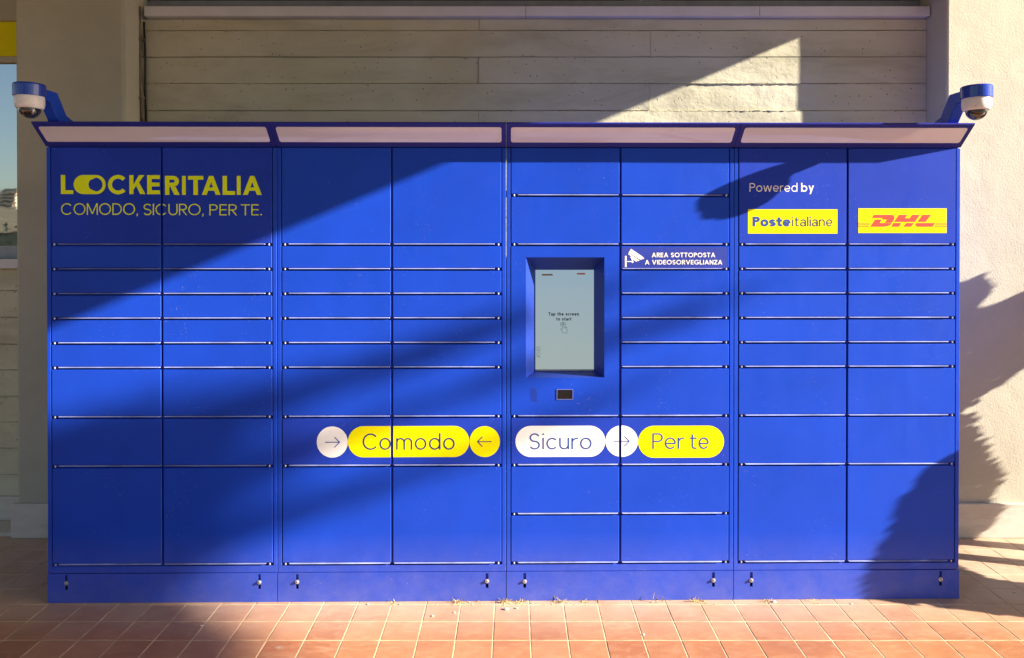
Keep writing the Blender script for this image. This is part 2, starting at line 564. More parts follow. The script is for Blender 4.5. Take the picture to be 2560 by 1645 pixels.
    if ch == 'e':
        W = .68; ry = x / 2 - h + .01
        return W, [('S', [(W - h - .01, x / 2 - .02 + 0)] + arc(W / 2, x / 2, W / 2 - h, ry, 4, 322, 30)), ('S', [(w, x / 2 - .02), (W - w * .6, x / 2 - .02)])]
    if ch in 'bdpq':
        W = .70; s = [('C', arc(W / 2, x / 2, W / 2 - h, x / 2 - h + .01, 0, 350, 30))]
        if ch == 'd': s += [('S', [(W - h, 0), (W - h, 1.03)])]
        if ch == 'b': s += [('S', [(h, 0), (h, 1.03)])]
        if ch == 'p': s += [('S', [(h, -.28), (h, x)])]
        return W, s
    if ch == 'a':
        W = .60; r = W / 2 - h
        return W, [('S', [(W - h, 0), (W - h, x - h - r * .8)] + arc(W / 2, x - h - r * .8 + .01, r, r * .8, 6, 160, 16)),
                   ('C', arc(W / 2 - .02, .215, W / 2 - h, .225 - h, 0, 345, 24))]
    if ch in 'nh':
        W = .60; r = W / 2 - h
        return W, [('S', [(h, 0), (h, 1.03 if ch == 'h' else x)]), ('S', arc(W / 2, x - h - r + .01, r, r, 172, 6, 16) + [(W - h, x - h - r), (W - h, 0)])]
    if ch == 'm':
        W = .98; q = (W - w) / 4
        s = [('S', [(h, 0), (h, x)])]
        for c in (h + q, h + 3 * q):
            s.append(('S', arc(c, x - h - q + .01, q, q, 172, 6, 14) + [(c + q, x - h - q), (c + q, 0)]))
        return W, s
    if ch == 'r':
        return .38, [('S', [(h, 0), (h, x)]), ('S', arc(.36, x - h - .26, .36 - h, .27, 172, 84, 9))]
    if ch == 's':
        W = .54 + .2 * w; r = (x + .02 - w) / 4; c = W / 2
        return W, [('S', arc(c, x + .01 - h - r, W / 2 - h - .01, r, 22, 255, 20) + arc(c, h + r - .01, W / 2 - h, r, 75, -158, 20))]
    if ch == 't':
        tx = .12 + h
        return .44 + .3 * w, [('S', [(tx, .93), (tx, h + .10), (tx + .06, h + .02), (tx + .14, h), (.42 + .3 * w, h)]), ('S', [(0, x - h), (.42 + .3 * w, x - h)])]
    if ch == 'u':
        W = .60; r = W / 2 - h
        return W, [('S', [(h, x), (h, h + r)] + arc(W / 2, h + r - .01, r, r, 188, 352, 16) + [(W - h, h + r)]), ('S', [(W - h, 0), (W - h, x)])]
    if ch == 'i': return w * 1.2, [('S', [(w * .6, 0), (w * .6, x)]), ('Q', arc(w * .6, .95, w * .66, w * .66, 0, 340, 12))]
    if ch == 'l': return w, [('S', [(h, 0), (h, 1.03)])]
    if ch == 'w':
        W = .98; q = W / 4
        pts = [(d * .5, x), (q, 0), (2 * q, x), (3 * q, 0), (W - d * .5, x)]
        s = []
        for a, b_ in zip(pts[:-1], pts[1:]):
            s.append(('Q', [(a[0] - d / 2, a[1]), (a[0] + d / 2, a[1]), (b_[0] + d / 2, b_[1]), (b_[0] - d / 2, b_[1])]))
        return W, s
    if ch == 'y':
        W = .62; m = W / 2
        return W, [('Q', [(0, x), (d, x), (m + d * .45, 0), (m - d * .45, 0)]),
                   ('Q', [(W - d, x), (W, x), (m - .12 + d * .5, -.28), (m - .12 - d * .5, -.28)])]
    return .5, [('S', [(h, 0), (h, 1)])]

def ribbon(pts, w, closed=False):
    P = [Vector(p) for p in pts]
    n = len(P)
    L, Rr = [], []
    for i in range(n):
        a = P[i - 1] if (i > 0 or closed) else None
        b = P[(i + 1) % n] if (i < n - 1 or closed) else None
        d1 = (P[i] - a).normalized() if a is not None else None
        d2 = (b - P[i]).normalized() if b is not None else None
        if d1 is None: d1 = d2
        if d2 is None: d2 = d1
        n1 = Vector((-d1.y, d1.x)); n2 = Vector((-d2.y, d2.x))
        mv = (n1 + n2)
        mv = mv.normalized() if mv.length > 1e-6 else n1
        k = min(1.6, 1.0 / max(.3, mv.dot(n1)))
        L.append(P[i] + mv * (w / 2 * k)); Rr.append(P[i] - mv * (w / 2 * k))
    quads = []
    for i in range(n if closed else n - 1):
        j = (i + 1) % n
        quads.append([L[i], L[j], Rr[j], Rr[i]])
    return quads

class Print:
    """collects flat shapes (x, z) and builds them a hair in front of a surface at local y"""
    def __init__(self):
        self.shapes = []
    def poly(self, pts): self.shapes.append([[Vector(p) for p in pts]]); return self
    def stroke(self, pts, w, closed=False): self.shapes.append(ribbon(pts, w, closed)); return self
    def rect(self, x0, z0, x1, z1): return self.poly([(x0, z0), (x1, z0), (x1, z1), (x0, z1)])
    def rrect(self, x0, z0, x1, z1, r):
        return self.poly(arc(x1 - r, z1 - r, r, r, 0, 90, 12) + arc(x0 + r, z1 - r, r, r, 90, 180, 12) + arc(x0 + r, z0 + r, r, r, 180, 270, 12) + arc(x1 - r, z0 + r, r, r, 270, 360, 12))
    def text(self, s, x0, x1, zb, cap, w, track=0.13):
        items = []; X = 0
        for i, ch in enumerate(s):
            W, sh = glyph(ch, w)
            items.append((X, sh)); X += W + (track if i < len(s) - 1 else 0)
        sx = (x1 - x0) / X
        for ox, sh in items:
            for kind, pts in sh:
                if kind == 'Q': self.poly([(x0 + (ox + a) * sx, zb + b * cap) for a, b in pts])
                else:
                    qs = ribbon(pts, w, kind == 'C')
                    self.shapes.append([[Vector((x0 + (ox + v.x) * sx, zb + v.y * cap)) for v in q] for q in qs])
        return self
    def letters(self, spec, zb, cap, w):
        """(char, x0, x1) each letter fitted to its own place"""
        for ch, x0, x1 in spec:
            W, sh = glyph(ch, w)
            sx = (x1 - x0) / W
            for kind, pts in sh:
                if kind == 'Q': self.poly([(x0 + a * sx, zb + b * cap) for a, b in pts])
                else:
                    self.shapes.append([[Vector((x0 + v.x * sx, zb + v.y * cap)) for v in q] for q in ribbon(pts, w, kind == 'C')])
        return self
    def build(self, name, m, parent, y, xoff=0.0, zoff=0.0, clip=None):
        bm = bmesh.new()
        for i, faces in enumerate(self.shapes):
            yy = y - 2.5e-5 * (i % 12)
            cache = {}
            for f in faces:
                vs = []
                for v in f:
                    k = (round(v.x, 6), round(v.y, 6))
                    if k not in cache: cache[k] = bm.verts.new((v.x - xoff, yy, v.y - zoff))
                    if cache[k] not in vs: vs.append(cache[k])
                if len(vs) >= 3:
                    try: bm.faces.new(vs)
                    except ValueError: pass
        for fc in list(bm.faces):
            fc.normal_update()
            if fc.normal.y > 0: fc.normal_flip()
        if clip:
            for xc, side in clip:
                g = list(bm.verts) + list(bm.edges) + list(bm.faces)
                bmesh.ops.bisect_plane(bm, geom=g, plane_co=(xc - xoff, 0, 0), plane_no=(side, 0, 0), clear_outer=True)
        if not bm.faces:
            bm.free(); return None
        return finish(name, bm, m, parent)

# ================================================================== SETTING
# ground sheet to the horizon
bm = bmesh.new()
bmesh.ops.create_grid(bm, x_segments=8, y_segments=8, size=1800)
g = finish('ground', bm, M_GROUND); g.location.z = -0.03
tag(g, kind='structure')

# tiled pavement: a grout bed with tiles set into it
bm = bmesh.new()
vs = [bm.verts.new(v) for v in ((-8, -4.2, -.0012), (7.5, -4.2, -.0012), (7.5, .95, -.0012), (-8, .95, -.0012))]
bm.faces.new(vs)
pav = finish('tiled_pavement', bm, M_GROUT)
tag(pav, kind='structure')
JOINT = 0.0052
hw = PITCH / 2 - JOINT / 2
bm = bmesh.new()
add_box(bm, -hw, hw, -hw, hw, -.012, 0.0, 0.0011)
tile_me = bpy.data.meshes.new('tile')
bm.to_mesh(tile_me); bm.free()
tile_me.materials.append(M_TILE)
TH = R(0.622)
bm = bmesh.new()
i0, i1 = int(-8 / PITCH), int(7.3 / PITCH)
rt = random.Random(5)
for j in range(-28, 6):
    yc = TY0 + (j + .5) * PITCH
    for i in range(i0, i1):
        xc = TX0 + (i + .5) * PITCH
        if yc > 0.93: continue
        under = abs(xc) < 1.9 and yc > 0.10
        dist = yc + 3.34
        if yc > -0.60 and yc < 0.75 and abs(xc - .037) < 0.69 * dist + .12 and not under:
            o = link('tile', tile_me, pav, (xc, yc, rt.uniform(-.0004, .0004)))
            o.rotation_euler = (rt.uniform(-.0015, .0015), rt.uniform(-.0015, .0015), rt.uniform(-.004, .004))
        elif not under:
            q = [bm.verts.new((xc + a * hw, yc + b * hw, 0)) for a, b in ((-1, -1), (1, -1), (1, 1), (-1, 1))]
            bm.faces.new(q)
rest = finish('tile_field', bm, M_TILE, pav)
tag(rest, kind='stuff')

# far hillside (seen only mirrored in the window at the left)
bm = bmesh.new()
N = 60
rows = []
for r_i, (dist, base) in enumerate(((240, 0), (300, 7), (420, 19), (600, 31), (800, 26))):
    row = []
    for k in range(N + 1):
        a = R(205 + 130 * k / N)
        hgt = base * (0.75 + 0.5 * noise.noise(Vector((k * .23, r_i * .7, 3.1))))
        row.append(bm.verts.new((dist * math.cos(a), dist * math.sin(a), hgt - .5)))
    rows.append(row)
for a, b in zip(rows[:-1], rows[1:]):
    for k in range(N):
        bm.faces.new((a[k], a[k + 1], b[k + 1], b[k]))
hill = finish('hills', bm, M_HILL, smooth=True)
tag(hill, kind='structure')

# ------------------------------------------------------------------ the building behind the lockers
YP, YW = 0.73, 0.93          # pillar face, recessed wall face
bld = tag(empty('building', (0, YW, 0)), 'cream concrete building with board-marked wall between two rendered pillars behind the lockers', 'building')
def bpart(name, b6, m, parent=None, bev=0.0, seg=1):
    """world-coordinate box as a part of the building"""
    p = parent or bld
    oy = YW
    return box(name, (b6[0], b6[1], b6[2] - oy, b6[3] - oy, b6[4], b6[5]), m, p, bev, seg)

def rough_pillar(name, x0, x1, y0, y1, z0, z1, m):
    bm = bmesh.new()
    add_box(bm, x0, x1, y0 - YW, y1 - YW, z0, z1, 0.012, 3)
    return finish(name, bm, m, bld)

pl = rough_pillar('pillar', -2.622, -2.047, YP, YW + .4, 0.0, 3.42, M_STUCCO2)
pr = rough_pillar('pillar', 2.338, 9.0, YP, YW + .4, 0.0, 3.42, M_STUCCO)
pr['label'] = 'sunlit rough rendered pillar'
bpart('pillar_return', (-2.0468, -2.0440, YP + .014, YW + .011, 0, 3.41), M_STUCCO, pl)
# skirting stones
bpart('skirting', (-2.642, -2.03, YP - .025, YP - .0005, 0, .183), M_BASE, pl, .004, 2)
for k, (a, b) in enumerate(((2.33, 3.35), (3.353, 4.4), (4.403, 5.6))):
    bpart('skirting', (a, b, YP - .022, YP - .0005, 0, .182), M_BASE, pr, .003, 2)

# recessed wall: backing plus separate formwork boards with ragged fins between them
def board_wall(name, x0, x1, zlines, joints, seed):
    rr = random.Random(seed)
    wall = bpart(name, (x0 - .05, x1 + .05, YW + .012, YW + .35, zlines[0], zlines[-1]), M_CONC)
    for r_i, (za, zb) in enumerate(zip(zlines[:-1], zlines[1:])):
        cuts = [x0] + [j for j in joints.get(r_i, []) if x0 < j < x1] + [x1]
        for xa, xb in zip(cuts[:-1], cuts[1:]):
            yo = rr.uniform(-.0065, .003)
            bm = bmesh.new()
            nx = max(2, int((xb - xa) / .16)); nz = 2
            grid = []
            for iz in range(nz + 1):
                row = []
                for ix in range(nx + 1):
                    px = xa + .001 + (xb - xa - .002) * ix / nx
                    pz = za + .0030 + (zb - za - .006) * iz / nz
                    nzv = noise.noise(Vector((px * 2.1, pz * 9, seed))) * .0035
                    if iz in (0, nz): pz += rr.uniform(-.0012, .0012)
                    row.append(bm.verts.new((px, yo + nzv, pz)))
                grid.append(row)
            for iz in range(nz):
                for ix in range(nx):
                    bm.faces.new((grid[iz][ix], grid[iz][ix + 1], grid[iz + 1][ix + 1], grid[iz + 1][ix]))
            # returns to the backing
            ring = grid[0] + [grid[k][-1] for k in range(1, nz + 1)] + list(reversed(grid[-1]))[1:] + [grid[k][0] for k in range(nz - 1, 0, -1)]
            back = [bm.verts.new((v.co.x, .0125, v.co.z)) for v in ring]
            for k in range(len(ring)):
                k2 = (k + 1) % len(ring)
                bm.faces.new((ring[k2], ring[k], back[k], back[k2]))
            bmesh.ops.recalc_face_normals(bm, faces=bm.faces)
            finish('board', bm, M_CONC, wall)
    # cement fins squeezed out between the boards
    for r_i, z in enumerate(zlines[1:-1]):
        bm = bmesh.new()
        n = max(8, int((x1 - x0) / .013))
        prev = None
        for k in range(n + 1):
            px = x0 + .002 + (x1 - x0 - .004) * k / n
            amp = 0.5 + 0.9 * noise.noise(Vector((px * 1.7, z * 13, 2.0)))
            pr_ = .0042 + max(0, amp) * rr.uniform(.002, .0085)
            th = .0030 + rr.uniform(0, .0026)
            dz = rr.uniform(-.0026, .0026)
            cur = [bm.verts.new((px, .006, z + th + dz)), bm.verts.new((px, -pr_, z + dz - .001)), bm.verts.new((px, .006, z - th + dz))]
            if prev:
                bm.faces.new((prev[0], prev[1], cur[1], cur[0]))
                bm.faces.new((prev[1], prev[2], cur[2], cur[1]))
            prev = cur
        finish('cement_fin', bm, M_CONC, wall)
    return wall

zl = [1.86, 2.012, 2.160, 2.309, 2.461, 2.609, 2.756, 2.822]
board_wall('recessed_wall', -2.046, 2.337, zl, {0: [.5], 1: [-.165], 2: [-.166], 3: [.792], 4: [-.165], 5: [.794], 6: [-.16]}, 3)
bpart('lower_wall', (-2.04, 2.33, YW + .02, YW + .3, 0, 1.859), M_CONC)
# sill above it, in three lengths
for a, b in ((-2.010, .0965), (.0985, 1.388), (1.390, 2.330)):
    bpart('sill', (a, b, YW - .05, YW + .25, 2.8235, 2.878), M_SILL, None, .003, 2)
# window above the sill
win = bpart('window', (-2.03, 2.33, YW + .06, YW + .10, 2.879, 2.944), M_ALU, None, .002)
bpart('pane', (-1.98, .66, YW + .085, YW + .09, 2.9445, 3.36), M_DGLASS, win)
bpart('pane', (.86, 2.24, YW + .085, YW + .09, 2.9445, 3.36), M_DGLASS, win)
bpart('mullion', (.661, .745, YW + .055, YW + .10, 2.9445, 3.36), M_ALU, win, .003)
bpart('mullion', (.755, .859, YW + .03, YW + .10, 2.9445, 3.36), M_SILL, win, .003)
bpart('mullion', (2.241, 2.33, YW + .05, YW + .10, 2.9445, 3.36), M_ALU, win, .003)
bpart('mullion', (-2.046, -1.981, YW + .05, YW + .10, 2.9445, 3.36), M_ALU, win, .003)
bpart('lintel', (-2.046, 2.337, YW + .02, YW + .3, 3.361, 3.42), M_ROOF)

# bay to the left of the left pillar
zl2 = [.152, .272, .421, .567, .71, .86, 1.005, 1.155, 1.304, 1.428]
board_wall('left_bay_wall', -5.2, -2.623, zl2, {1: [-3.6], 3: [-2.9, -4.1], 6: [-3.4]}, 9)
bpart('skirting', (-5.2, -2.645, YW - .02, YW + .2, .021, .152), M_BASE, None, .003)
bpart('step', (-5.2, -2.645, YP, YW + .2, 0, .020), M_BASE, None, .002)
bpart('sill', (-5.2, -2.6225, YW - .05, YW + .25, 1.429, 1.483), M_SILL, None, .003)
lw = bpart('window', (-5.2, -2.6225, YW + .02, YW + .10, 1.484, 1.552), M_ALU, None, .003)
bpart('pane', (-5.2, -2.6225, YW + .060, YW + .066, 1.553, 2.588), M_GLASS, lw)
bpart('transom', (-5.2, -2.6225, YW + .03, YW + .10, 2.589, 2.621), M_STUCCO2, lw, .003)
bpart('yellow_panel', (-5.2, -2.6225, YW + .035, YW + .06, 2.622, 2.816), M_YELLOW, lw, .002)
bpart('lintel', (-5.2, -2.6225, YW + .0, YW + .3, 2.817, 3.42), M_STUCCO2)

# portico roof: its right-hand lower edge draws the long slanting shadow
RX, RZ = 3.32, 2.03 + 0.4216 * 3.32
rf = bpart('roof_slab', (-2.3, RX, -4.4, YW + .4, RZ, RZ + .34), M_ROOF)
bpart('roof_slab', (-8.5, -2.301, -2.5, YW + .4, RZ + .003, RZ + .34), M_ROOF)
bpart('roof_edge', (RX - .25, RX - .002, -4.4, YW + .4, RZ + .341, RZ + .55), M_ROOF, rf)

# grimy pipe and cable in the left-hand corner of the recess
cd = tag(empty('drain_pipe', (-2.03, YW - .03, 2.0)), 'thin grimy painted pipe running up the corner beside the left pillar', 'pipe')
def corner(pts): return [(x + 2.03, y - (YW - .03), z - 2.0) for x, y, z in pts]
bm = bmesh.new()
add_tube(bm, corner([(-2.030, .905, 2.0), (-2.030, .905, 2.28), (-2.036, .903, 2.40), (-2.043, .902, 2.56), (-2.040, .903, 2.68), (-2.046, .902, 2.80), (-2.050, .900, 2.88)]), .010, 10)
finish('tube', bm, M_PIPE, cd, True)
bm = bmesh.new()
add_tube(bm, corner([(-2.016, .915, 2.0), (-2.017, .916, 2.30), (-2.021, .914, 2.42), (-2.020, .915, 2.60), (-2.026, .914, 2.80)]), .0055, 8)
finish('cable', bm, M_BLACKCABLE, cd, True)
for z in (2.375, 2.70):
    bm = bmesh.new(); add_box(bm, -.022, .010, -.012, .016, z - 2.0 - .008, z - 2.0 + .008, .002)
    finish('clamp', bm, M_PIPE, cd)

# ================================================================== LOCKERS
U = 0.1075
Z0 = 0.161
DX0, DX1, GAP = -0.4780, 0.4780, 0.0045
YF = -0.002            # door face
door_cache = {}
def door_mesh(wd, n):
    key = (round(wd, 4), n)
    if key in door_cache: return door_cache[key]
    bm = bmesh.new()
    add_box(bm, 0, wd, YF, .0135, .0105, n * U - .0030, .0016, 1)
    me = bpy.data.meshes.new('door'); bm.to_mesh(me); bm.free()
    door_cache[key] = me
    return me
lip_cache = {}
def lip_mesh(wd, side):
    key = (round(wd, 4), side)
    if key in lip_cache: return lip_cache[key]
    bm = bmesh.new()
    prof = [(.006, .0090), (-.0015, .0090), (-.0068, .0066), (-.0068, .0057), (.006, .0046)]
    a, b = (.028, wd - .003) if side < 0 else (.003, wd - .028)
    add_prism_x(bm, prof, a, b)
    for v in bm.verts:      # chamfered outer corners
        if v.co.y < -.004: v.co.x += .004 if v.co.x < wd / 2 else -.004
    me = bpy.data.meshes.new('lip'); bm.to_mesh(me); bm.free(); me.materials.append(M_LIP)
    lip_cache[key] = me
    return me
bm = bmesh.new(); add_lathe(bm, [(0, -.004), (.0036, -.004), (.0036, .004), (0, .004)], (0, 0, 0), 10)
pin_me = bpy.data.meshes.new('hinge_pin'); bm.to_mesh(pin_me); bm.free(); pin_me.materials.append(M_STEEL)
bm = bmesh.new(); add_lathe(bm, [(0, -.0075), (.0050, -.0072), (.0058, -.005), (.0058, -.0022), (.0092, -.0021), (.0092, .0), (0, .0)], (0, 0, 0), 14, 'y')
bolt_me = bpy.data.meshes.new('bolt'); bm.to_mesh(bolt_me); bm.free(); bolt_me.materials.append(M_STEEL)
bm = bmesh.new(); add_lathe(bm, [(0, -.0077), (.0026, -.0077)], (0, 0, 0), 6, 'y')
sock_me = bpy.data.meshes.new('socket_shade'); bm.to_mesh(sock_me); bm.free(); sock_me.materials.append(M_HOLE)  # flat dark hexagon painted as the shade inside the socket

def cabinet(idx, label, left_rows, right_rows, bolts, vinyl=(), screen=False):
    bx = (-1.5, -.5, .5, 1.5)[idx]
    rot = Matrix.Rotation(TH, 3, 'Z')
    mod = empty('parcel_locker', rot @ Vector((bx, 0, 0)), TH)
    tag(mod, label, 'parcel locker', 'blue parcel lockers standing in a row')
    e = .4986
    # carcass with stiles and rails
    bm = bmesh.new()
    if screen:      # front panel left open where the screen box sits
        add_box(bm, -e, e, .1200, .62, .128, 1.99)
        for a_, b_, c_, d_ in ((-e, -.42, .128, 1.99), (-.06, e, .128, 1.99), (-.42, -.06, .128, .97), (-.42, -.06, 1.515, 1.99)):
            add_box(bm, a_, b_, .0145, .1199, c_, d_)
    else:
        add_box(bm, -e, e, .0145, .62, .128, 1.99)
    body = finish('carcass', bm, M_BLUE, mod)
    for a, b in ((-e, -.4820), (.4820, e)):
        box('stile', (a, b, -.001, .0142, .1585, 1.985), M_BLUE, mod, .0013)
    box('bottom_rail', (-e, e, -.001, .0142, .1285, .1582), M_BLUE, mod, .0013)
    # plinth of folded sheet with levelling slots
    slots = sorted(b - bx for b in bolts)
    bm = bmesh.new()
    yf, yb, zt = -.005, .0, .1270
    xs = [-e]
    for s in slots: xs += [s - .006, s + .006]
    xs.append(e)
    for k in range(0, len(xs) - 1):
        if k % 2 == 0: add_box(bm, xs[k], xs[k + 1], yf, yb, 0.001, zt)
        else:
            add_box(bm, xs[k], xs[k + 1], yf, yb, 0.001, .0575)
            add_box(bm, xs[k], xs[k + 1], yf, yb, .122, zt)
    bmesh.ops.remove_doubles(bm, verts=bm.verts, dist=1e-5)
    pli = finish('plinth', bm, M_BLUE, mod)
    box('slot_dark_backing', (-e + .004, e - .004, .012, .60, .001, .126), M_HOLE, mod)  # black backing stands in for the unlit hollow behind the slots
    for s in slots:
        zb = .0875 + random.uniform(-.002, .002)
        o = link('bolt', bolt_me, mod, (s, yf, zb))
        link('socket_shade', sock_me, o)
        box('slot_tongue', (s - .0048, s + .0048, .004, .008, zb, .121), M_BLUE, mod)
    # sign box along the top, leaning forward
    prof = [(-.003, 1.9905), (-.1045, 2.0755), (-.1045, 2.0795), (-.100, 2.0825), (.10, 2.0825), (.10, 1.9905)]
    bm = bmesh.new()
    add_prism_x(bm, prof, -.4992, .4992)
    hd = finish('sign_box', bm, M_HEAD, mod)
    # diffuser: rounded panel lying on the sloping face
    p0 = Vector((0, -.003, 1.9905)); p1 = Vector((0, -.1045, 2.0755))
    up = (p1 - p0).normalized(); L = (p1 - p0).length
    nrm = Vector((0, -up.z, up.y)).normalized()
    if nrm.y > 0: nrm = -nrm
    bm = bmesh.new()
    xh, a, b, r = .4795, L * .205, L * .850, .010
    pts = arc(xh - r, b - r, r, r, 0, 90, 6) + arc(-xh + r, b - r, r, r, 90, 180, 6) + arc(-xh + r, a + r, r, r, 180, 270, 6) + arc(xh - r, a + r, r, r, 270, 360, 6)
    f1 = [bm.verts.new(Vector((q[0], 0, 0)) + p0 + up * q[1] + nrm * .0016) for q in pts]
    f0 = [bm.verts.new(Vector((q[0], 0, 0)) + p0 + up * q[1] - nrm * .001) for q in pts]
    bm.faces.new(f1)
    for k in range(len(pts)):
        k2 = (k + 1) % len(pts)
        bm.faces.new((f1[k], f0[k], f0[k2], f1[k2]))
    bmesh.ops.recalc_face_normals(bm, faces=bm.faces)
    finish('diffuser', bm, M_ACRYLIC, hd)
    box('top_rail', (-.48, .48, -.001, .0142, Z0 + 17 * U + .0005, 1.9900), M_BLUE, mod, .001)
    # doors
    doors = {}
    for side, rows in ((-1, left_rows), (1, right_rows)):
        xa, xb = (DX0, -GAP) if side < 0 else (GAP, DX1)
        z = Z0 + 17 * U
        for k, n in enumerate(rows):
            z -= n * U
            if n == 7 and screen:
                doors[(side, k)] = terminal(mod, xa, xb, z)
                continue
            m = M_VINYL if (side, k) in vinyl else M_BLUE
            d = link('door', door_mesh(xb - xa, n), mod, (xa, 0, z))
            if not d.data.materials: d.data.materials.append(M_BLUE)
            if m is not M_BLUE:
                d.material_slots[0].link = 'OBJECT'
                d.material_slots[0].material = m
            # doors never hang perfectly flat
            d.rotation_euler = (random.uniform(-.0030, .0030) / n, 0, random.uniform(-.0022, .0022))
            link('lip', lip_mesh(xb - xa, side), d)
            link('hinge_pin', pin_me, d, (.0125 if side < 0 else xb - xa - .0125, -.0005, .0052))
            doors[(side, k)] = d
    return mod, doors

def terminal(mod, xa, xb, z):
    """the fixed panel with the recessed screen; holes are real openings"""
    H = 7 * U
    zb, zt = z + .010, z + H - .003
    ox0, ox1, oz0, oz1 = .0861 - .5, .4302 - .5, .9797, 1.5073     # opening
    ix0, ix1, iz0, iz1 = .1317 - .5, .3957 - .5, .9932, 1.4486     # screen
    yd = .100
    bm = bmesh.new()
    for b6 in ((xa, ox0, zb, zt), (ox1, xb, zb, zt), (ox0, ox1, zb, oz0), (ox0, ox1, oz1, zt)):
        v = [bm.verts.new((x_, YF, z_)) for x_, z_ in ((b6[0], b6[2]), (b6[1], b6[2]), (b6[1], b6[3]), (b6[0], b6[3]))]
        bm.faces.new(v)
    # outer return edges
    for (x0_, z0_), (x1_, z1_) in (((xa, zb), (xb, zb)), ((xb, zb), (xb, zt)), ((xb, zt), (xa, zt)), ((xa, zt), (xa, zb))):
        v = [bm.verts.new(c) for c in ((x0_, YF, z0_), (x0_, .0135, z0_), (x1_, .0135, z1_), (x1_, YF, z1_))]
        bm.faces.new(v)
    bmesh.ops.remove_doubles(bm, verts=bm.verts, dist=1e-5)
    bmesh.ops.recalc_face_normals(bm, faces=bm.faces)
    pan = finish('terminal_panel', bm, M_BLUE, mod)
    # funnel
    bm = bmesh.new()
    o = [(ox0, oz0), (ox1, oz0), (ox1, oz1), (ox0, oz1)]
    i = [(ix0, iz0), (ix1, iz0), (ix1, iz1), (ix0, iz1)]
    for k in range(4):
        k2 = (k + 1) % 4
        v = [bm.verts.new(c) for c in ((o[k][0], YF, o[k][1]), (o[k2][0], YF, o[k2][1]), (i[k2][0], yd, i[k2][1]), (i[k][0], yd, i[k][1]))]
        bm.faces.new(v)
    bmesh.ops.recalc_face_normals(bm, faces=bm.faces)
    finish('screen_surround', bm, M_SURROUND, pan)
    link('lip', lip_mesh(xb - xa, -1), pan, (xa, 0, z))
    link('hinge_pin', pin_me, pan, (xa + .0125, -.0005, z + .0052))
    # screen
    scr = box('touch_screen', (ix0 - .004, ix1 + .004, yd + .002, yd + .012, iz0 - .004, iz1 + .004), M_SCREEN, mod)
    ys = yd + .0017
    box('bottom_bezel', (ix0, ix1, yd - .002, yd + .001, iz0 + .0005, iz0 + .006), simple('pale_bezel', (.55, .53, .5), .4), scr)
    P = Print()
    P.text('Tap the screen', .1875, .3251, 1.2462, .0150, .22, .16)
    P.text('to start', .2226, .2915, 1.2236, .0150, .22, .16)
    P.build('lettering', M_INK, scr, ys, .497, .0042)
    P = Print()
    w = .0015
    cx, cz = .2535, 1.2045
    P.stroke(arc(cx, cz, .0118, .0112, -20, 212), w).stroke(arc(cx, cz, .0066, .0064, 0, 180), w)
    P.stroke([(cx - .0030, 1.1850), (cx - .0030, cz)] + arc(cx, cz, .0030, .0030, 180, 0, 8) + [(cx + .0030, 1.1955), (cx + .017, 1.1925), (cx + .0185, 1.180), (cx + .017, 1.1672),
             (cx + .001, 1.1672), (cx - .011, 1.1840), (cx - .009, 1.1865), (cx - .0030, 1.1850)], w)
    for q in (.0075, .0122): P.stroke([(cx + q, 1.1945), (cx + q, 1.1875)], w * .8)
    P.build('hand_icon', M_INK, scr, ys, .497, .0042)
    P = Print()
    for zc in (1.0985, 1.0715):
        P.stroke(arc(.142, zc, .0082, .0078, 0, 350, 20), .0010, True).stroke(arc(.142, zc, .0030, .0030, 60, 300, 10), .0008)
        P.rect(.1335, zc - .0125, .1505, zc - .0110)
    P.build('language_icons', M_INK, scr, ys, .497, .0042)
    Print().rect(.1574, 1.4265, .2071, 1.4345).build('logo_strip', simple('screen_gold', (.42, .38, .16), .4), scr, ys, .497, .0042)
    Print().rect(.316, 1.4315, .3535, 1.4385).build('logo_strip', simple('screen_orange', (.72, .26, .08), .4), scr, ys, .497, .0042)
    Print().text('Posteitaliane', .1600, .2045, 1.4285, .0040, .17).build('lettering', M_NAVY, scr, ys - .0004, .497, .0042)
    Print().text('DHL', .3255, .344, 1.4335, .0030, .22).build('lettering', M_RED, scr, ys - .0004, .497, .0042)
    # scanner window
    bm = bmesh.new()
    x0, x1, z0, z1 = .2208 - .5, .2931 - .5, .8828, .9293
    t = .0028
    for b6 in ((x0, x1, z0, z0 + t), (x0, x1, z1 - t, z1), (x0, x0 + t, z0 + t, z1 - t), (x1 - t, x1, z0 + t, z1 - t)):
        add_box(bm, b6[0], b6[1], YF - .0022, YF - .0001, b6[2], b6[3])
    finish('scanner_frame', bm, simple('scanner_trim', (.13, .17, .50), .4), pan)
    box('scanner_window', (x0 + t, x1 - t, YF - .0010, YF - .0001, z0 + t, z1 - t), M_BLACK, pan)
    # speaker grille: flat dark discs as hole shade, offset paler discs as lit edges
    P = Print(); Q = Print()
    for r_i in range(13):
        for c_i in range(6):
            gx = .1075 + c_i * .0052 + (.0026 if r_i % 2 else 0)
            gz = .8765 + r_i * .0047
            if c_i < 1 and r_i < 3 or c_i > 4 and r_i > 10: continue
            P.poly(arc(gx, gz, .0016, .0016, 0, 315, 7))
            Q.poly(arc(gx - .0010, gz - .0008, .0013, .0013, 0, 315, 7))
    Q.build('grille_lit_rim', simple('grille_lit_edge', (.06, .16, .75), .3), pan, YF - .0001, .5)
    P.build('speaker_grille', simple('grille_hole_shade', (.006, .030, .30), .6), pan, YF - .0008, .5)
    return pan

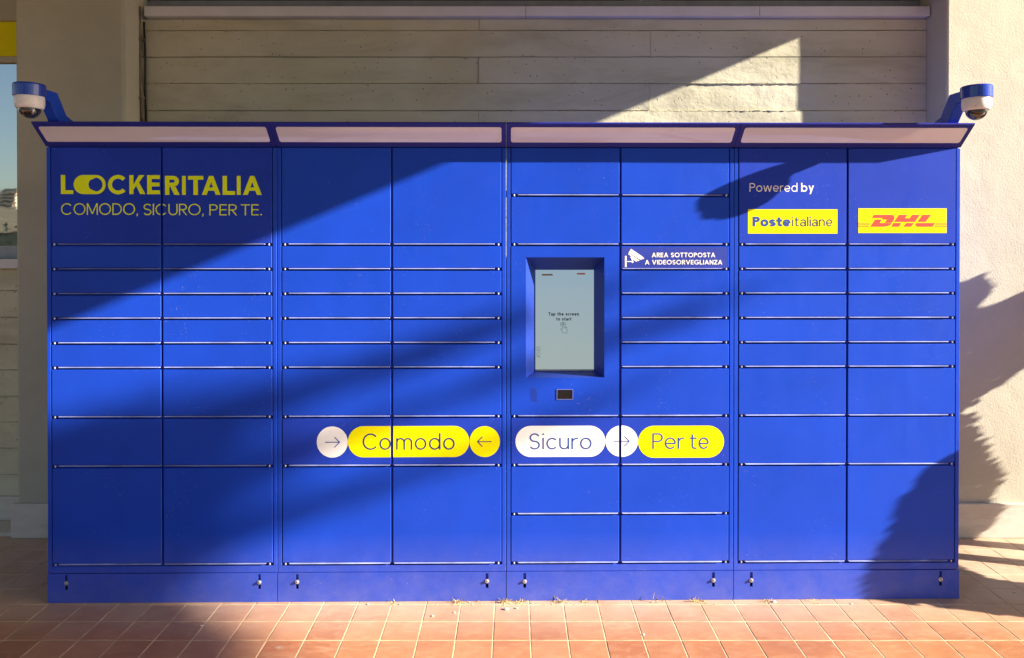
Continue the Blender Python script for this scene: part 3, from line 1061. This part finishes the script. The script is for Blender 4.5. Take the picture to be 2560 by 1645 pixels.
A = [4, 1, 1, 1, 1, 1, 2, 2, 4]
m1, d1 = cabinet(0, 'leftmost blue parcel locker, yellow slogan lettering across its two top doors', A, A, (-1.9166, -1.0785), {(-1, 0), (1, 0)})
m2, d2 = cabinet(1, 'blue parcel locker with a yellow pill sign between white and yellow arrow circles', A, A, (-.9138, -.084), {(-1, 7), (1, 7)})
m3, d3 = cabinet(2, 'blue parcel locker with the recessed touch screen and video surveillance sign', [2, 2, 7, 2, 2, 2], [2, 2, 1, 1, 1, 1, 1, 2, 2, 2, 2], (.0811, .911), {(-1, 3), (1, 8)}, True)
m4, d4 = cabinet(3, 'rightmost blue parcel locker with two yellow courier logo stickers on its top doors', A, A, (1.0782, 1.9159), {(-1, 0), (1, 0)})

def on_door(P, name, m, mod_i, door, y=YF - .0005, clip=None):
    """place flat print given in bank coordinates on a door"""
    bx = (-1.5, -.5, .5, 1.5)[mod_i]
    return P.build(name, m, door, y, bx + door.location.x, door.location.z, clip)

# --- slogan on the first locker (split where the doors meet)
seamL, seamR = [(-1.5 - GAP - .0008, 1)], [(-1.5 + GAP + .0008, -1)]
P = Print()
zc, cap = 1.7828, .0826
P.letters([('L', -1.9350, -1.8815)], zc, cap, .20)
P.letters([('C', -1.7317, -1.6478), ('K', -1.6389, -1.5717), ('E', -1.5620, -1.5062)], zc - .0004, cap, .20)
# toggle-shaped O
x0, x1, z0, z1 = -1.8797, -1.7410, 1.7822, 1.8653
r = (z1 - z0) / 2; cx, czz, cr = -1.7850, 1.8238, .0302
outer = arc(x1 - r, czz, r, r, -90, 90, 24) + arc(x0 + r, czz, r, r, 90, 270, 24)
inner = [(cx + cr * math.cos(math.atan2(b - czz, a - cx)), czz + cr * math.sin(math.atan2(b - czz, a - cx))) for a, b in outer]
P.shapes.append([[Vector(outer[k]), Vector(outer[(k + 1) % len(outer)]), Vector(inner[(k + 1) % len(outer)]), Vector(inner[k])] for k in range(len(outer))])
on_door(P, 'lettering', M_YTEXT, 0, d1[(-1, 0)], clip=seamL)
P = Print()
P.letters([('R', -1.4851, -1.4240), ('I', -1.4109, -1.3949), ('T', -1.3851, -1.3187), ('A', -1.3249, -1.2444), ('L', -1.2350, -1.1810), ('I', -1.1732, -1.1567), ('A', -1.1466, -1.0655)], zc - .0034, cap, .20)
on_door(P, 'lettering', M_YTEXT, 0, d1[(1, 0)], clip=seamR)
P = Print()
P.text('COMODO,', -1.9345, -1.6005, 1.6925, .0500, .095, .11)
P.text('SICURO,', -1.5778, -1.3160, 1.6912, .0490, .095, .11)
P.text('PER', -1.2926, -1.1734, 1.6904, .0480, .095, .14)
P.text('TE.', -1.1557, -1.0640, 1.6904, .0480, .095, .11)
on_door(P, 'lettering', M_YTEXT, 0, d1[(-1, 0)], YF - .0006, seamL)
on_door(P, 'lettering', M_YTEXT, 0, d1[(1, 0)], YF - .0006, seamR)

# --- pills on the second and third lockers
def circle(x0, x1, z0, z1):
    return Print().poly(arc((x0 + x1) / 2, (z0 + z1) / 2, (x1 - x0) / 2, (z1 - z0) / 2, 0, 354, 59))
def arrow(x0, x1, z, head, half, w=.0036):
    s = 1 if x1 > x0 else -1
    return Print().stroke([(x0, z), (x1 - s * .002, z)], w).stroke([(x1 - s * head, z + half), (x1, z), (x1 - s * head, z - half)], w)
seamL, seamR = [(-.5 - GAP - .0012, 1)], [(-.5 + GAP + .0012, -1)]
dl, dr = d2[(-1, 7)], d2[(1, 7)]
on_door(circle(-.8283, -.6928, .6315, .7679), 'white_disc', M_WHITE, 1, dl)
on_door(arrow(-.7916, -.7284, .6990, .0222, .0222), 'arrow', M_BLUEPRINT, 1, dl, YF - .0010)
P = Print().rrect(-.6920, .6325, -.1620, .7690, .0680)
on_door(P, 'yellow_pill', M_YELLOW, 1, dl, clip=seamL)
on_door(P, 'yellow_pill', M_YELLOW, 1, dr, clip=seamR)
on_door(Print().text('Co', -.6274, -.5045, .6660, .0705, .086, .10), 'lettering', M_NAVY, 1, dl, YF - .0010)
on_door(Print().text('modo', -.4809, -.2258, .6655, .0705, .086, .17), 'lettering', M_NAVY, 1, dr, YF - .0010)
on_door(circle(-.1610, -.0280, .6319, .7675), 'yellow_disc', M_YELLOW, 1, dr)
on_door(arrow(-.0639, -.1259, .6995, .0218, .0213), 'arrow', M_NAVY, 1, dr, YF - .0010)
seamL, seamR = [(.5 - GAP - .0012, 1)], [(.5 + GAP + .0012, -1)]
dl, dr = d3[(-1, 3)], d3[(1, 8)]
on_door(Print().rrect(.0404, .6315, .4346, .7683, .0683), 'white_pill', M_WHITE, 2, dl)
on_door(Print().text('Sicuro', .1019, .3746, .6652, .0700, .086, .15), 'lettering', M_BLUEPRINT, 2, dl, YF - .0010)
P = circle(.4355, .5785, .6308, .7690)
on_door(P, 'white_disc', M_WHITE, 2, dl, clip=seamL)
on_door(P, 'white_disc', M_WHITE, 2, dr, clip=seamR)
P = arrow(.4723, .5402, .6997, .0215, .0220)
on_door(P, 'arrow', M_BLUEPRINT, 2, dl, YF - .0010, seamL)
on_door(P, 'arrow', M_BLUEPRINT, 2, dr, YF - .0010, seamR)
on_door(Print().rrect(.5792, .6262, .9575, .7674, .0705), 'yellow_pill', M_YELLOW, 2, dr)
P = Print().text('Per', .6421, .7810, .6656, .0690, .086, .12).text('te', .8078, .8902, .6654, .0690, .086, .13)
on_door(P, 'lettering', M_BLUEPRINT, 2, dr, YF - .0010)

# --- video surveillance sign
ds = d3[(1, 2)]
on_door(Print().rect(.5060, 1.4590, .9700, 1.5515), 'sign_sticker', simple('navy_sign_film', (.017, .040, .36), .5, var=.04), 2, ds, YF - .0004)
P = Print()
P.text('AREA SOTTOPOSTA', .6377, .9169, 1.5072, .0203, .185, .10)
P.text('A VIDEOSORVEGLIANZA', .6077, .9482, 1.4756, .0200, .185, .10)
on_door(P, 'lettering', M_WHITE, 2, ds, YF - .0009)
P = Print()
P.rect(.5200, 1.4640, .5275, 1.5135).rect(.5280, 1.4868, .5545, 1.4905)
P.poly(arc(.5535, 1.4872, .0048, .0048, 0, 340, 14))
P.stroke([(.5540, 1.4895), (.5490, 1.5050)], .0052)
P.poly([(.5470, 1.5445), (.6015, 1.5075), (.5875, 1.4965), (.5360, 1.5275)])     # hood
P.poly([(.5360, 1.5255), (.5845, 1.4945), (.5800, 1.4905), (.5345, 1.5205)])
P.poly([(.5460, 1.5118), (.5775, 1.4905), (.5690, 1.4880), (.5430, 1.5060)])
P.poly([(.6025, 1.5065), (.6046, 1.5010), (.5880, 1.4950), (.5895, 1.4962)])
on_door(P, 'camera_icon', M_WHITE, 2, ds, YF - .0009)

# --- courier stickers on the fourth locker
dl, dr = d4[(-1, 0)], d4[(1, 0)]
on_door(Print().text('Powered', 1.0675, 1.2785, 1.7950, .0378, .104, .13), 'lettering', M_WHITE, 3, dl)
on_door(Print().text('by', 1.2948, 1.3516, 1.7951, .0378, .150, .13), 'lettering', M_WHITE, 3, dl)
st = on_door(Print().rect(1.0610, 1.6112, 1.4558, 1.7180), 'sticker', M_YELLOW, 3, dl)
P = Print().text('Poste', 1.0818, 1.2488, 1.6430, .0424, .222, .07)
on_door(P, 'lettering', M_BLUEPRINT, 3, dl, YF - .0010)
P = Print().text('italiane', 1.2560, 1.4338, 1.6432, .0424, .108, .15)
on_door(P, 'lettering', M_NAVY, 3, dl, YF - .0010)
on_door(Print().rect(1.5477, 1.6137, 1.9383, 1.7223), 'sticker', M_YELLOW, 3, dr)
def dq(a, b):   # sticker artwork units -> bank coordinates
    return (1.5477 + (a - 1267) * .3906 / 978, 1.7223 - (b - 363) * .1086 / 275)
P = Print()
P.poly([dq(*q) for q in ((1440, 435), (1640, 435), (1662, 446), (1668, 470), (1655, 500), (1640, 522), (1560, 522), (1587, 487), (1530, 487), (1540, 470), (1418, 470))])
P.poly([dq(*q) for q in ((1455, 487), (1524, 487), (1503, 526), (1640, 526), (1620, 548), (1590, 562), (1550, 567), (1400, 567))])
P.poly([dq(*q) for q in ((1718, 435), (1808, 435), (1782, 473), (1838, 473), (1864, 435), (1948, 435), (1892, 513), (1664, 513))])
P.poly([dq(*q) for q in ((1658, 526), (1744, 526), (1716, 567), (1636, 567))])
P.poly([dq(*q) for q in ((1796, 526), (1882, 526), (1852, 567), (1768, 567))])
P.poly([dq(*q) for q in ((1980, 435), (2070, 435), (2012, 513), (1924, 513))])
P.poly([dq(*q) for q in ((1914, 526), (2118, 526), (2088, 567), (1930, 567), (1906, 558), (1902, 544))])
on_door(P, 'logo', M_RED, 3, dr, YF - .0010)
P = Print()
for zz, a1, a2 in ((527, 1412, 2132), (545, 1400, 2118), (563, 1388, 2106)):
    P.poly([dq(*q) for q in ((1268, zz - 3), (a1 + 3, zz - 3), (a1 - 2, zz + 3), (1268, zz + 3))])
    P.poly([dq(*q) for q in ((a2 + 3, zz - 3), (2244, zz - 3), (2244, zz + 3), (a2 - 2, zz + 3))])
tag(on_door(P, 'logo_stripes', M_RED, 3, dr, YF - .0012), kind='stuff')

# button-like cover plug on the top left door
bm = bmesh.new(); add_lathe(bm, [(0, -.004), (.004, -.0036), (.0065, -.001), (.0068, .0005)], (0, 0, 0), 18, 'y')
o = finish('cover_plug', bm, M_BLUE, d1[(-1, 0)], True)
o.location = (-1.749 + 1.5 - DX0, YF, 1.972 - d1[(-1, 0)].location.z)

# ------------------------------------------------------------------ dome cameras on arms
def dome_camera(bx, label):
    rot = Matrix.Rotation(TH, 3, 'Z')
    c = empty('security_camera', rot @ Vector((bx, 0, 2.083)), TH)
    tag(c, label, 'security camera', 'dome cameras above the lockers')
    z = 2.083
    prof = [(-.190, 2.202), (-.095, 2.203), (-.028, 2.118), (.065, 2.092), (.065, 2.0835), (-.085, 2.0835), (-.145, 2.156), (-.190, 2.157)]
    bm = bmesh.new()
    add_prism_x(bm, [(y, zz - z) for y, zz in prof], -.023, .023)
    es = [e for e in bm.edges]
    bmesh.ops.bevel(bm, geom=es, offset=.002, segments=1, affect='EDGES')
    finish('arm', bm, M_BLUE, c)
    cy = -.247
    bm = bmesh.new()
    add_lathe(bm, [(0, .126), (.053, .126), (.0572, .1238), (.0592, .119), (.0592, .0765), (.0575, .0752), (0, .0752)], (0, cy, 0), 40)
    finish('mounting_cap', bm, M_CAPBLUE, c, False)
    bm = bmesh.new()
    add_lathe(bm, [(.0532, .0755), (.0545, .069), (.0543, .045), (.0512, .031), (.0465, .0262), (.0408, .0257), (.0408, .0287)], (0, cy, 0), 40)
    finish('housing', bm, M_CAMWHITE, c, True)
    bm = bmesh.new()
    add_lathe(bm, [(.0405, .0259)] + [(.0403 * math.cos(R(t)), .0259 - .0385 * math.sin(R(t))) for t in range(8, 90, 8)] + [(0, -.0126)], (0, cy, 0), 36)
    finish('dome', bm, M_DOME, c, True)
    bm = bmesh.new()
    add_lathe(bm, [(0, .005), (.016, .005), (.016, .020), (0, .020)], (0, cy - .004, 0), 16)
    finish('lens', bm, M_BLACK, c)
    for k in (-.6, .9):
        bm = bmesh.new()
        add_lathe(bm, [(0, -.0014), (.003, -.0012), (.003, .001)], (0, 0, 0), 8, 'y')
        s = finish('screw', bm, M_STEEL, c)
        s.location = (.0527 * math.sin(k), cy - .0527 * math.cos(k), .037)
        s.rotation_euler = (0, 0, k)
    return c
M_CAPBLUE = paint('glossy_blue_cap', (0.012, 0.045, 0.42), 0.14, spec=0.6, speck=False, wear=.03)
dome_camera(-1.917, 'white dome security camera on blue arm above the leftmost locker')
dome_camera(1.917, 'white dome security camera on blue arm above the rightmost locker')

# ------------------------------------------------------------------ shrub outside the frame on the right
def inside(poly, a, b):
    c = False; n = len(poly)
    for i in range(n):
        x1, y1 = poly[i]; x2, y2 = poly[i - 1]
        if (y1 > b) != (y2 > b) and a < (x2 - x1) * (b - y1) / (y2 - y1) + x1: c = not c
    return c
# outline of the shrub as the sun sees it: c = y + x/3.7, s = z - 0.4216 x
outline = [(.430, -.62), (.445, -.5), (.465, -.415), (.475, -.36), (.478, -.29), (.495, -.27), (.512, -.2), (.545, -.19), (.62, .0), (.75, .2),
           (.95, .38), (1.2, .42), (1.383, .345), (1.42, .34), (1.430, .25), (1.405, .16), (1.480, .150), (1.60, .12), (1.60, -.18), (1.475, -.262), (1.400, -.327), (1.412, -.484),
           (1.450, -.79), (1.437, -.90), (1.395, -1.06), (1.27, -1.0), (1.10, -.90), (.98, -.93), (.83, -.95), (.80, -1.2), (.436, -1.25)]
rb = random.Random(21)
shrub = tag(empty('shrub', (3.42, .03, 0)), 'leafy garden shrub growing beside the sunlit pillar at the right', 'shrub')
bm = bmesh.new()
def leaf(bm, base, dirn, ln, wd, up):
    s = dirn.cross(up)
    s = s.normalized() if s.length > 1e-3 else Vector((1, 0, 0))
    n = dirn.cross(s)
    a = bm.verts.new(base)
    b1 = bm.verts.new(base + dirn * ln * .45 + s * wd / 2)
    b2 = bm.verts.new(base + dirn * ln * .45 - s * wd / 2)
    t = bm.verts.new(base + dirn * ln + n * ln * .12)
    bm.faces.new((a, b1, t)); bm.faces.new((a, t, b2))
org = Vector((3.42, .03, 0))
cnt = 0
while cnt < 24000:
    c_ = rb.uniform(.43, 1.60); s_ = rb.uniform(-1.25, .43)
    if not inside(outline, c_, s_): continue
    X = rb.gauss(3.42, .20)
    if c_ > 1.40: X += .45
    X = min(4.3, max(3.05, X))
    Pp = Vector((X, c_ - X / 3.7, s_ + .4216 * X))
    if Pp.z < .06 or Pp.y > .68: continue
    out = (Pp - Vector((3.42, .03, 1.0)))
    dirn = (out.normalized() + Vector((rb.uniform(-.8, .8), rb.uniform(-.8, .8), rb.uniform(-.5, .9)))).normalized()
    ln = rb.uniform(.022, .048)
    tip = Pp + dirn * ln
    ct, stp = tip.y + tip.x / 3.7, tip.z - .4216 * tip.x
    if not inside(outline, ct, stp): continue
    leaf(bm, Pp - org, dirn, ln, rb.uniform(.020, .032), SUN + Vector((rb.uniform(-.6, .6), rb.uniform(-.6, .6), rb.uniform(-.6, .6))))
    cnt += 1
finish('foliage', bm, M_LEAF, shrub)
for (c_, lean) in ((1.06, .03), (1.325, -.04), (.62, .05), (.75, -.03)):
    bm = bmesh.new()
    X = 3.42
    b0 = Vector((X, c_ - X / 3.7, 0)) - org
    add_tube(bm, [b0, b0 + Vector((0, lean * .5, .35)), b0 + Vector((.02, lean, .7)), b0 + Vector((.0, lean * 1.2, 1.1))], .05, 10, lambda t: .054 - .02 * t)
    finish('stem', bm, M_TRUNK, shrub)

# ------------------------------------------------------------------ palm further off, its fronds throw the soft streaks
PX = 13.6
palm = tag(empty('palm_tree', (PX, -5.25, 0)), 'tall palm tree with drooping fronds standing off to the right', 'palm tree')
rp = random.Random(8)
bm = bmesh.new()
add_tube(bm, [(0.05 * math.sin(k * .5), 0, 6.75 * k / 30) for k in range(31)], .2, 14, lambda t: .24 - .07 * t + (.018 if int(t * 30) % 2 else 0))
finish('trunk', bm, M_TRUNK, palm)
def frond(pts, leaflet, name='frond', dens=.028):
    """pts: rachis points in palm-local space"""
    P_ = [Vector(p) for p in pts]
    # Catmull-Rom resample
    out = []
    for i in range(len(P_) - 1):
        a = P_[max(0, i - 1)]; b = P_[i]; c = P_[i + 1]; d = P_[min(len(P_) - 1, i + 2)]
        n = max(3, int((c - b).length / dens))
        for k in range(n):
            t = k / n
            out.append(.5 * ((2 * b) + (c - a) * t + (2 * a - 5 * b + 4 * c - d) * t * t + (3 * b - a - 3 * c + d) * t ** 3))
    out.append(P_[-1])
    bm = bmesh.new()
    add_tube(bm, out[::4] + [out[-1]], .016, 6, lambda t: .020 - .015 * t)
    n = len(out)
    for i in range(int(n * .12), n - 1):
        t = i / n
        tg = (out[i + 1] - out[i]).normalized()
        side = tg.cross(Vector((0, 0, 1))).normalized()
        upv = side.cross(tg)
        for sg in (-1, 1):
            dv = (tg * .75 + side * sg * .75 + upv * rp.uniform(-.45, .35)).normalized()
            ln = leaflet * (math.sin(math.pi * min(1, .12 + t * .92)) * .8 + .25) * rp.uniform(.8, 1.15)
            leaf(bm, out[i], dv, ln, .058, upv)
    return finish(name, bm, M_FROND, palm)
def cs(c_, s_, X=13.4):
    return Vector((X, c_ - X / 3.7, s_ + .4216 * X)) - Vector((PX, -5.25, 0))
crown = Vector((0, 0, 6.85))
for key, lf in (([(-.75, 1.62), (-.42, 1.43), (-.18, 1.25), (.02, 1.20), (.22, 1.11)], .20),
                ([(-.80, 1.34), (-.45, 1.16), (-.15, 1.05), (.05, 1.01), (.26, .93)], .19),
                ([(-.85, 1.12), (-.50, .96), (-.25, .77), (.00, .70), (.17, .68)], .20),
                ([(-.90, .95), (-.62, .78), (-.42, .60), (-.28, .50)], .22)):
    pts = [crown] + [cs(a, b, 13.4 + rp.uniform(-.15, .15)) for a, b in key]
    mid = crown.lerp(pts[1], .5); mid.z += .22
    frond([pts[0], mid] + pts[1:], lf)
    off = Vector((rp.uniform(.2, .4), rp.uniform(-.10, -.04), rp.uniform(.08, .16)))     # a second frond lying just behind it
    frond([pts[0], mid + off * .5] + [q + off for q in pts[1:]], lf * .9)
for k in range(26):
    az = rp.uniform(100, 335) if k < 18 else rp.uniform(0, 360)
    el = rp.uniform(-25, 70)
    if k >= 18: el = rp.uniform(60, 82)
    ln = rp.uniform(1.7, 2.3)
    d0 = Vector((math.cos(R(az)), math.sin(R(az)), 0))
    if d0.y > .12 and el < 55: d0.y *= -1
    pts = []
    for q in range(5):
        t = q / 4
        pts.append(crown + d0 * (ln * t * math.cos(R(el)) + .25 * t) + Vector((0, 0, ln * t * math.sin(R(el)) - 1.1 * t * t)))
    frond(pts, .30, dens=.05)

# ------------------------------------------------------------------ umbrella pine behind the palm, shading the left end and the paving there
pine = tag(empty('umbrella_pine', (15.2, -6.0, 0)), 'umbrella pine with a flat dense crown behind the palm tree', 'tree')
bm = bmesh.new()
add_tube(bm, [(0, 0, 0), (.08, .03, 1.8), (.0, .1, 3.6), (-.05, .05, 5.2), (0, 0, 6.6)], .2, 12, lambda t: .26 - .12 * t)
finish('trunk', bm, M_TRUNK, pine)
po = Vector((15.2, -6.0, 0))
crown_shape = [(-.34, 1.30), (-.33, .95), (-.40, .62), (-.62, .42), (-1.2, .33), (-3.2, .45), (-3.4, 1.3), (-2.6, 1.62), (-1.5, 1.62), (-.7, 1.48)]
for k in range(7):
    cc = -.8 - k * .36
    e1 = Vector((15.2 + rp.uniform(-.8, .8), cc - 15.2 / 3.7, .95 + .4216 * 15.2)) - po
    bm = bmesh.new()
    add_tube(bm, [Vector((0, 0, 5.6)), Vector((0, 0, 6.2)).lerp(e1, .5), e1], .06, 7, lambda t: .07 - .05 * t)
    finish('limb', bm, M_TRUNK, pine)
bm = bmesh.new()
cnt = 0
while cnt < 24000:
    c_ = rp.uniform(-3.4, -.33); s_ = rp.uniform(.33, 1.62)
    if not inside(crown_shape, c_, s_): continue
    if c_ < -1.3 and noise.noise(Vector((c_ * 3.1, s_ * 4.0, 7.7))) < -.38: continue
    if c_ < -1.3 and rp.random() < .55: continue
    X = rp.gauss(15.2, .7)
    Pp = Vector((X, c_ - X / 3.7, s_ + .4216 * X)) - po
    dv = Vector((rp.uniform(-1, 1), rp.uniform(-1, 1), rp.uniform(-.2, 1))).normalized()
    leaf(bm, Pp, dv, rp.uniform(.08, .15), .035, Vector((rp.uniform(-1, 1), rp.uniform(-1, 1), rp.uniform(-1, 1))))
    cnt += 1
finish('crown', bm, M_LEAF, pine)

# ------------------------------------------------------------------ far block of flats, mirrored in the left window
flat = tag(empty('apartment_building', (-402, -606, 28), R(-8)), 'small distant block of flats with stacked balconies on the hillside', 'building')
box('tower', (-7, 5, -6, 6, 0, 17), M_FACADE, flat)
for f in range(5):
    box('balcony', (-8.5, 8.5, 4.5, 8, 1.4 + f * 3.2, 2.4 + f * 3.2), simple('balcony_white', (.7, .62, .52), .8) if f == 0 else bpy.data.materials['balcony_white'], flat)
    box('window', (-5, 4, 5.98, 6.05, 2.6 + f * 3.2, 4.2 + f * 3.2), M_FARWIN, flat)
# unseen block of flats, added to hold back low sky light from the lockers
opp = tag(empty('sky_blocking_flats', (14, -30, 0)), 'long unseen block of flats added across the street to hold back low sky light', 'building')
box('wall', (-24, 30, -9, 0, 0, 6.6), M_FACADE, opp)
box('roof', (-24.4, 30.4, -9.4, .5, 6.61, 7.0), M_FARWIN, opp)
bm = bmesh.new(); add_box(bm, -.7, .7, -.02, .06, 0, 1.7, .01)
pw = bpy.data.meshes.new('window'); bm.to_mesh(pw); bm.free(); pw.materials.append(M_FARWIN)
for f in range(2):
    for k in range(17):
        link('window', pw, opp, (-22.5 + k * 3.1, .0, .9 + f * 3.1))

hedge_standin = tag(empty('hedge_standin', (-15.2, -18.0, 0), R(-33)), 'dark leafy stand-in added for an unidentified dark shape mirrored in the left window', 'hedge_standin')  # added leafy block, standing in for a dark shape mirrored in the window
bm = bmesh.new()
rh = random.Random(4)
for k in range(1500):
    base = Vector((rh.uniform(-3.5, 3.5), rh.uniform(-.4, .4), rh.uniform(.05, 2.05)))
    dv = Vector((rh.uniform(-1, 1), rh.uniform(-1, 1), rh.uniform(-.3, 1))).normalized()
    leaf(bm, base, dv, .22, .12, Vector((0, 0, 1)))
finish('foliage', bm, M_STANDIN, hedge_standin)
box('stem_core', (-3.4, 3.4, -.3, .3, 0, 1.9), M_STANDIN, hedge_standin)

# ------------------------------------------------------------------ dry weeds and crumbs along the foot of the lockers
rw = random.Random(17)
rot3 = Matrix.Rotation(TH, 3, 'Z')
ORD = ['first', 'second', 'third', 'fourth', 'fifth', 'sixth', 'seventh', 'eighth', 'ninth', 'tenth', 'eleventh', 'twelfth']
weeds = []
def weed(bx, size, n):
    p = rot3 @ Vector((bx, -.012, 0))
    bm = bmesh.new()
    n = int(n * .7)
    for k in range(n):
        b0 = Vector((rw.gauss(0, size * .5), rw.uniform(-.012, .004), 0))
        dv = Vector((rw.uniform(-.9, .9), rw.uniform(-.8, .1), rw.uniform(.15, 1.0))).normalized()
        leaf(bm, b0, dv, size * rw.uniform(.4, 1.1), .0028, Vector((rw.uniform(-1, 1), -1, rw.uniform(-1, 1))))
    for k in range(n // 2):
        s = rw.uniform(.0012, .0032)
        c = Vector((rw.gauss(0, size * 1.2), rw.uniform(-.035, .002), s * .6))
        r_ = bmesh.ops.create_icosphere(bm, subdivisions=1, radius=s)
        for v in r_['verts']: v.co = v.co + c
    o = finish('dry_weed', bm, M_STRAW)
    o.location = p
    tag(o, ORD[len(weeds)] + ' tuft of dry weeds from the left along the foot of the lockers', 'weed', 'dry weeds along the foot of the lockers')
    weeds.append(o)
for bx, sz, n in ((-.49, .018, 14), (-.21, .030, 42), (-.12, .012, 10), (.0, .032, 46), (.07, .026, 24), (.235, .030, 28), (.34, .020, 16), (.41, .016, 12), (.665, .045, 10), (.83, .034, 34), (1.14, .018, 16), (1.34, .020, 14)):
    weed(bx, sz, n)
for k, (bx, by, s) in enumerate(sorted(((.0, -.085, .008), (.045, -.075, .005), (-.31, -.14, .005), (-.22, -.11, .004), (1.17, -.03, .007), (-1.25, -.21, .004), (.55, -.30, .004), (1.5, -.05, .004), (2.28, .05, .005), (-.6, -.03, .004)))):
    bm = bmesh.new()
    bmesh.ops.create_icosphere(bm, subdivisions=2, radius=s)
    for v in bm.verts:
        v.co *= 1 + .35 * noise.noise(v.co * 220 + Vector((k, 0, 0)))
        v.co.z *= .65; v.co.x *= 1.3
    o = finish('pebble', bm, M_PEBBLE)
    o.location = rot3 @ Vector((bx, by, s * .45))
    tag(o, ORD[k] + ' tiny pale crumb of rubble from the left on the tiles by the lockers', 'pebble', 'crumbs on the tiles')
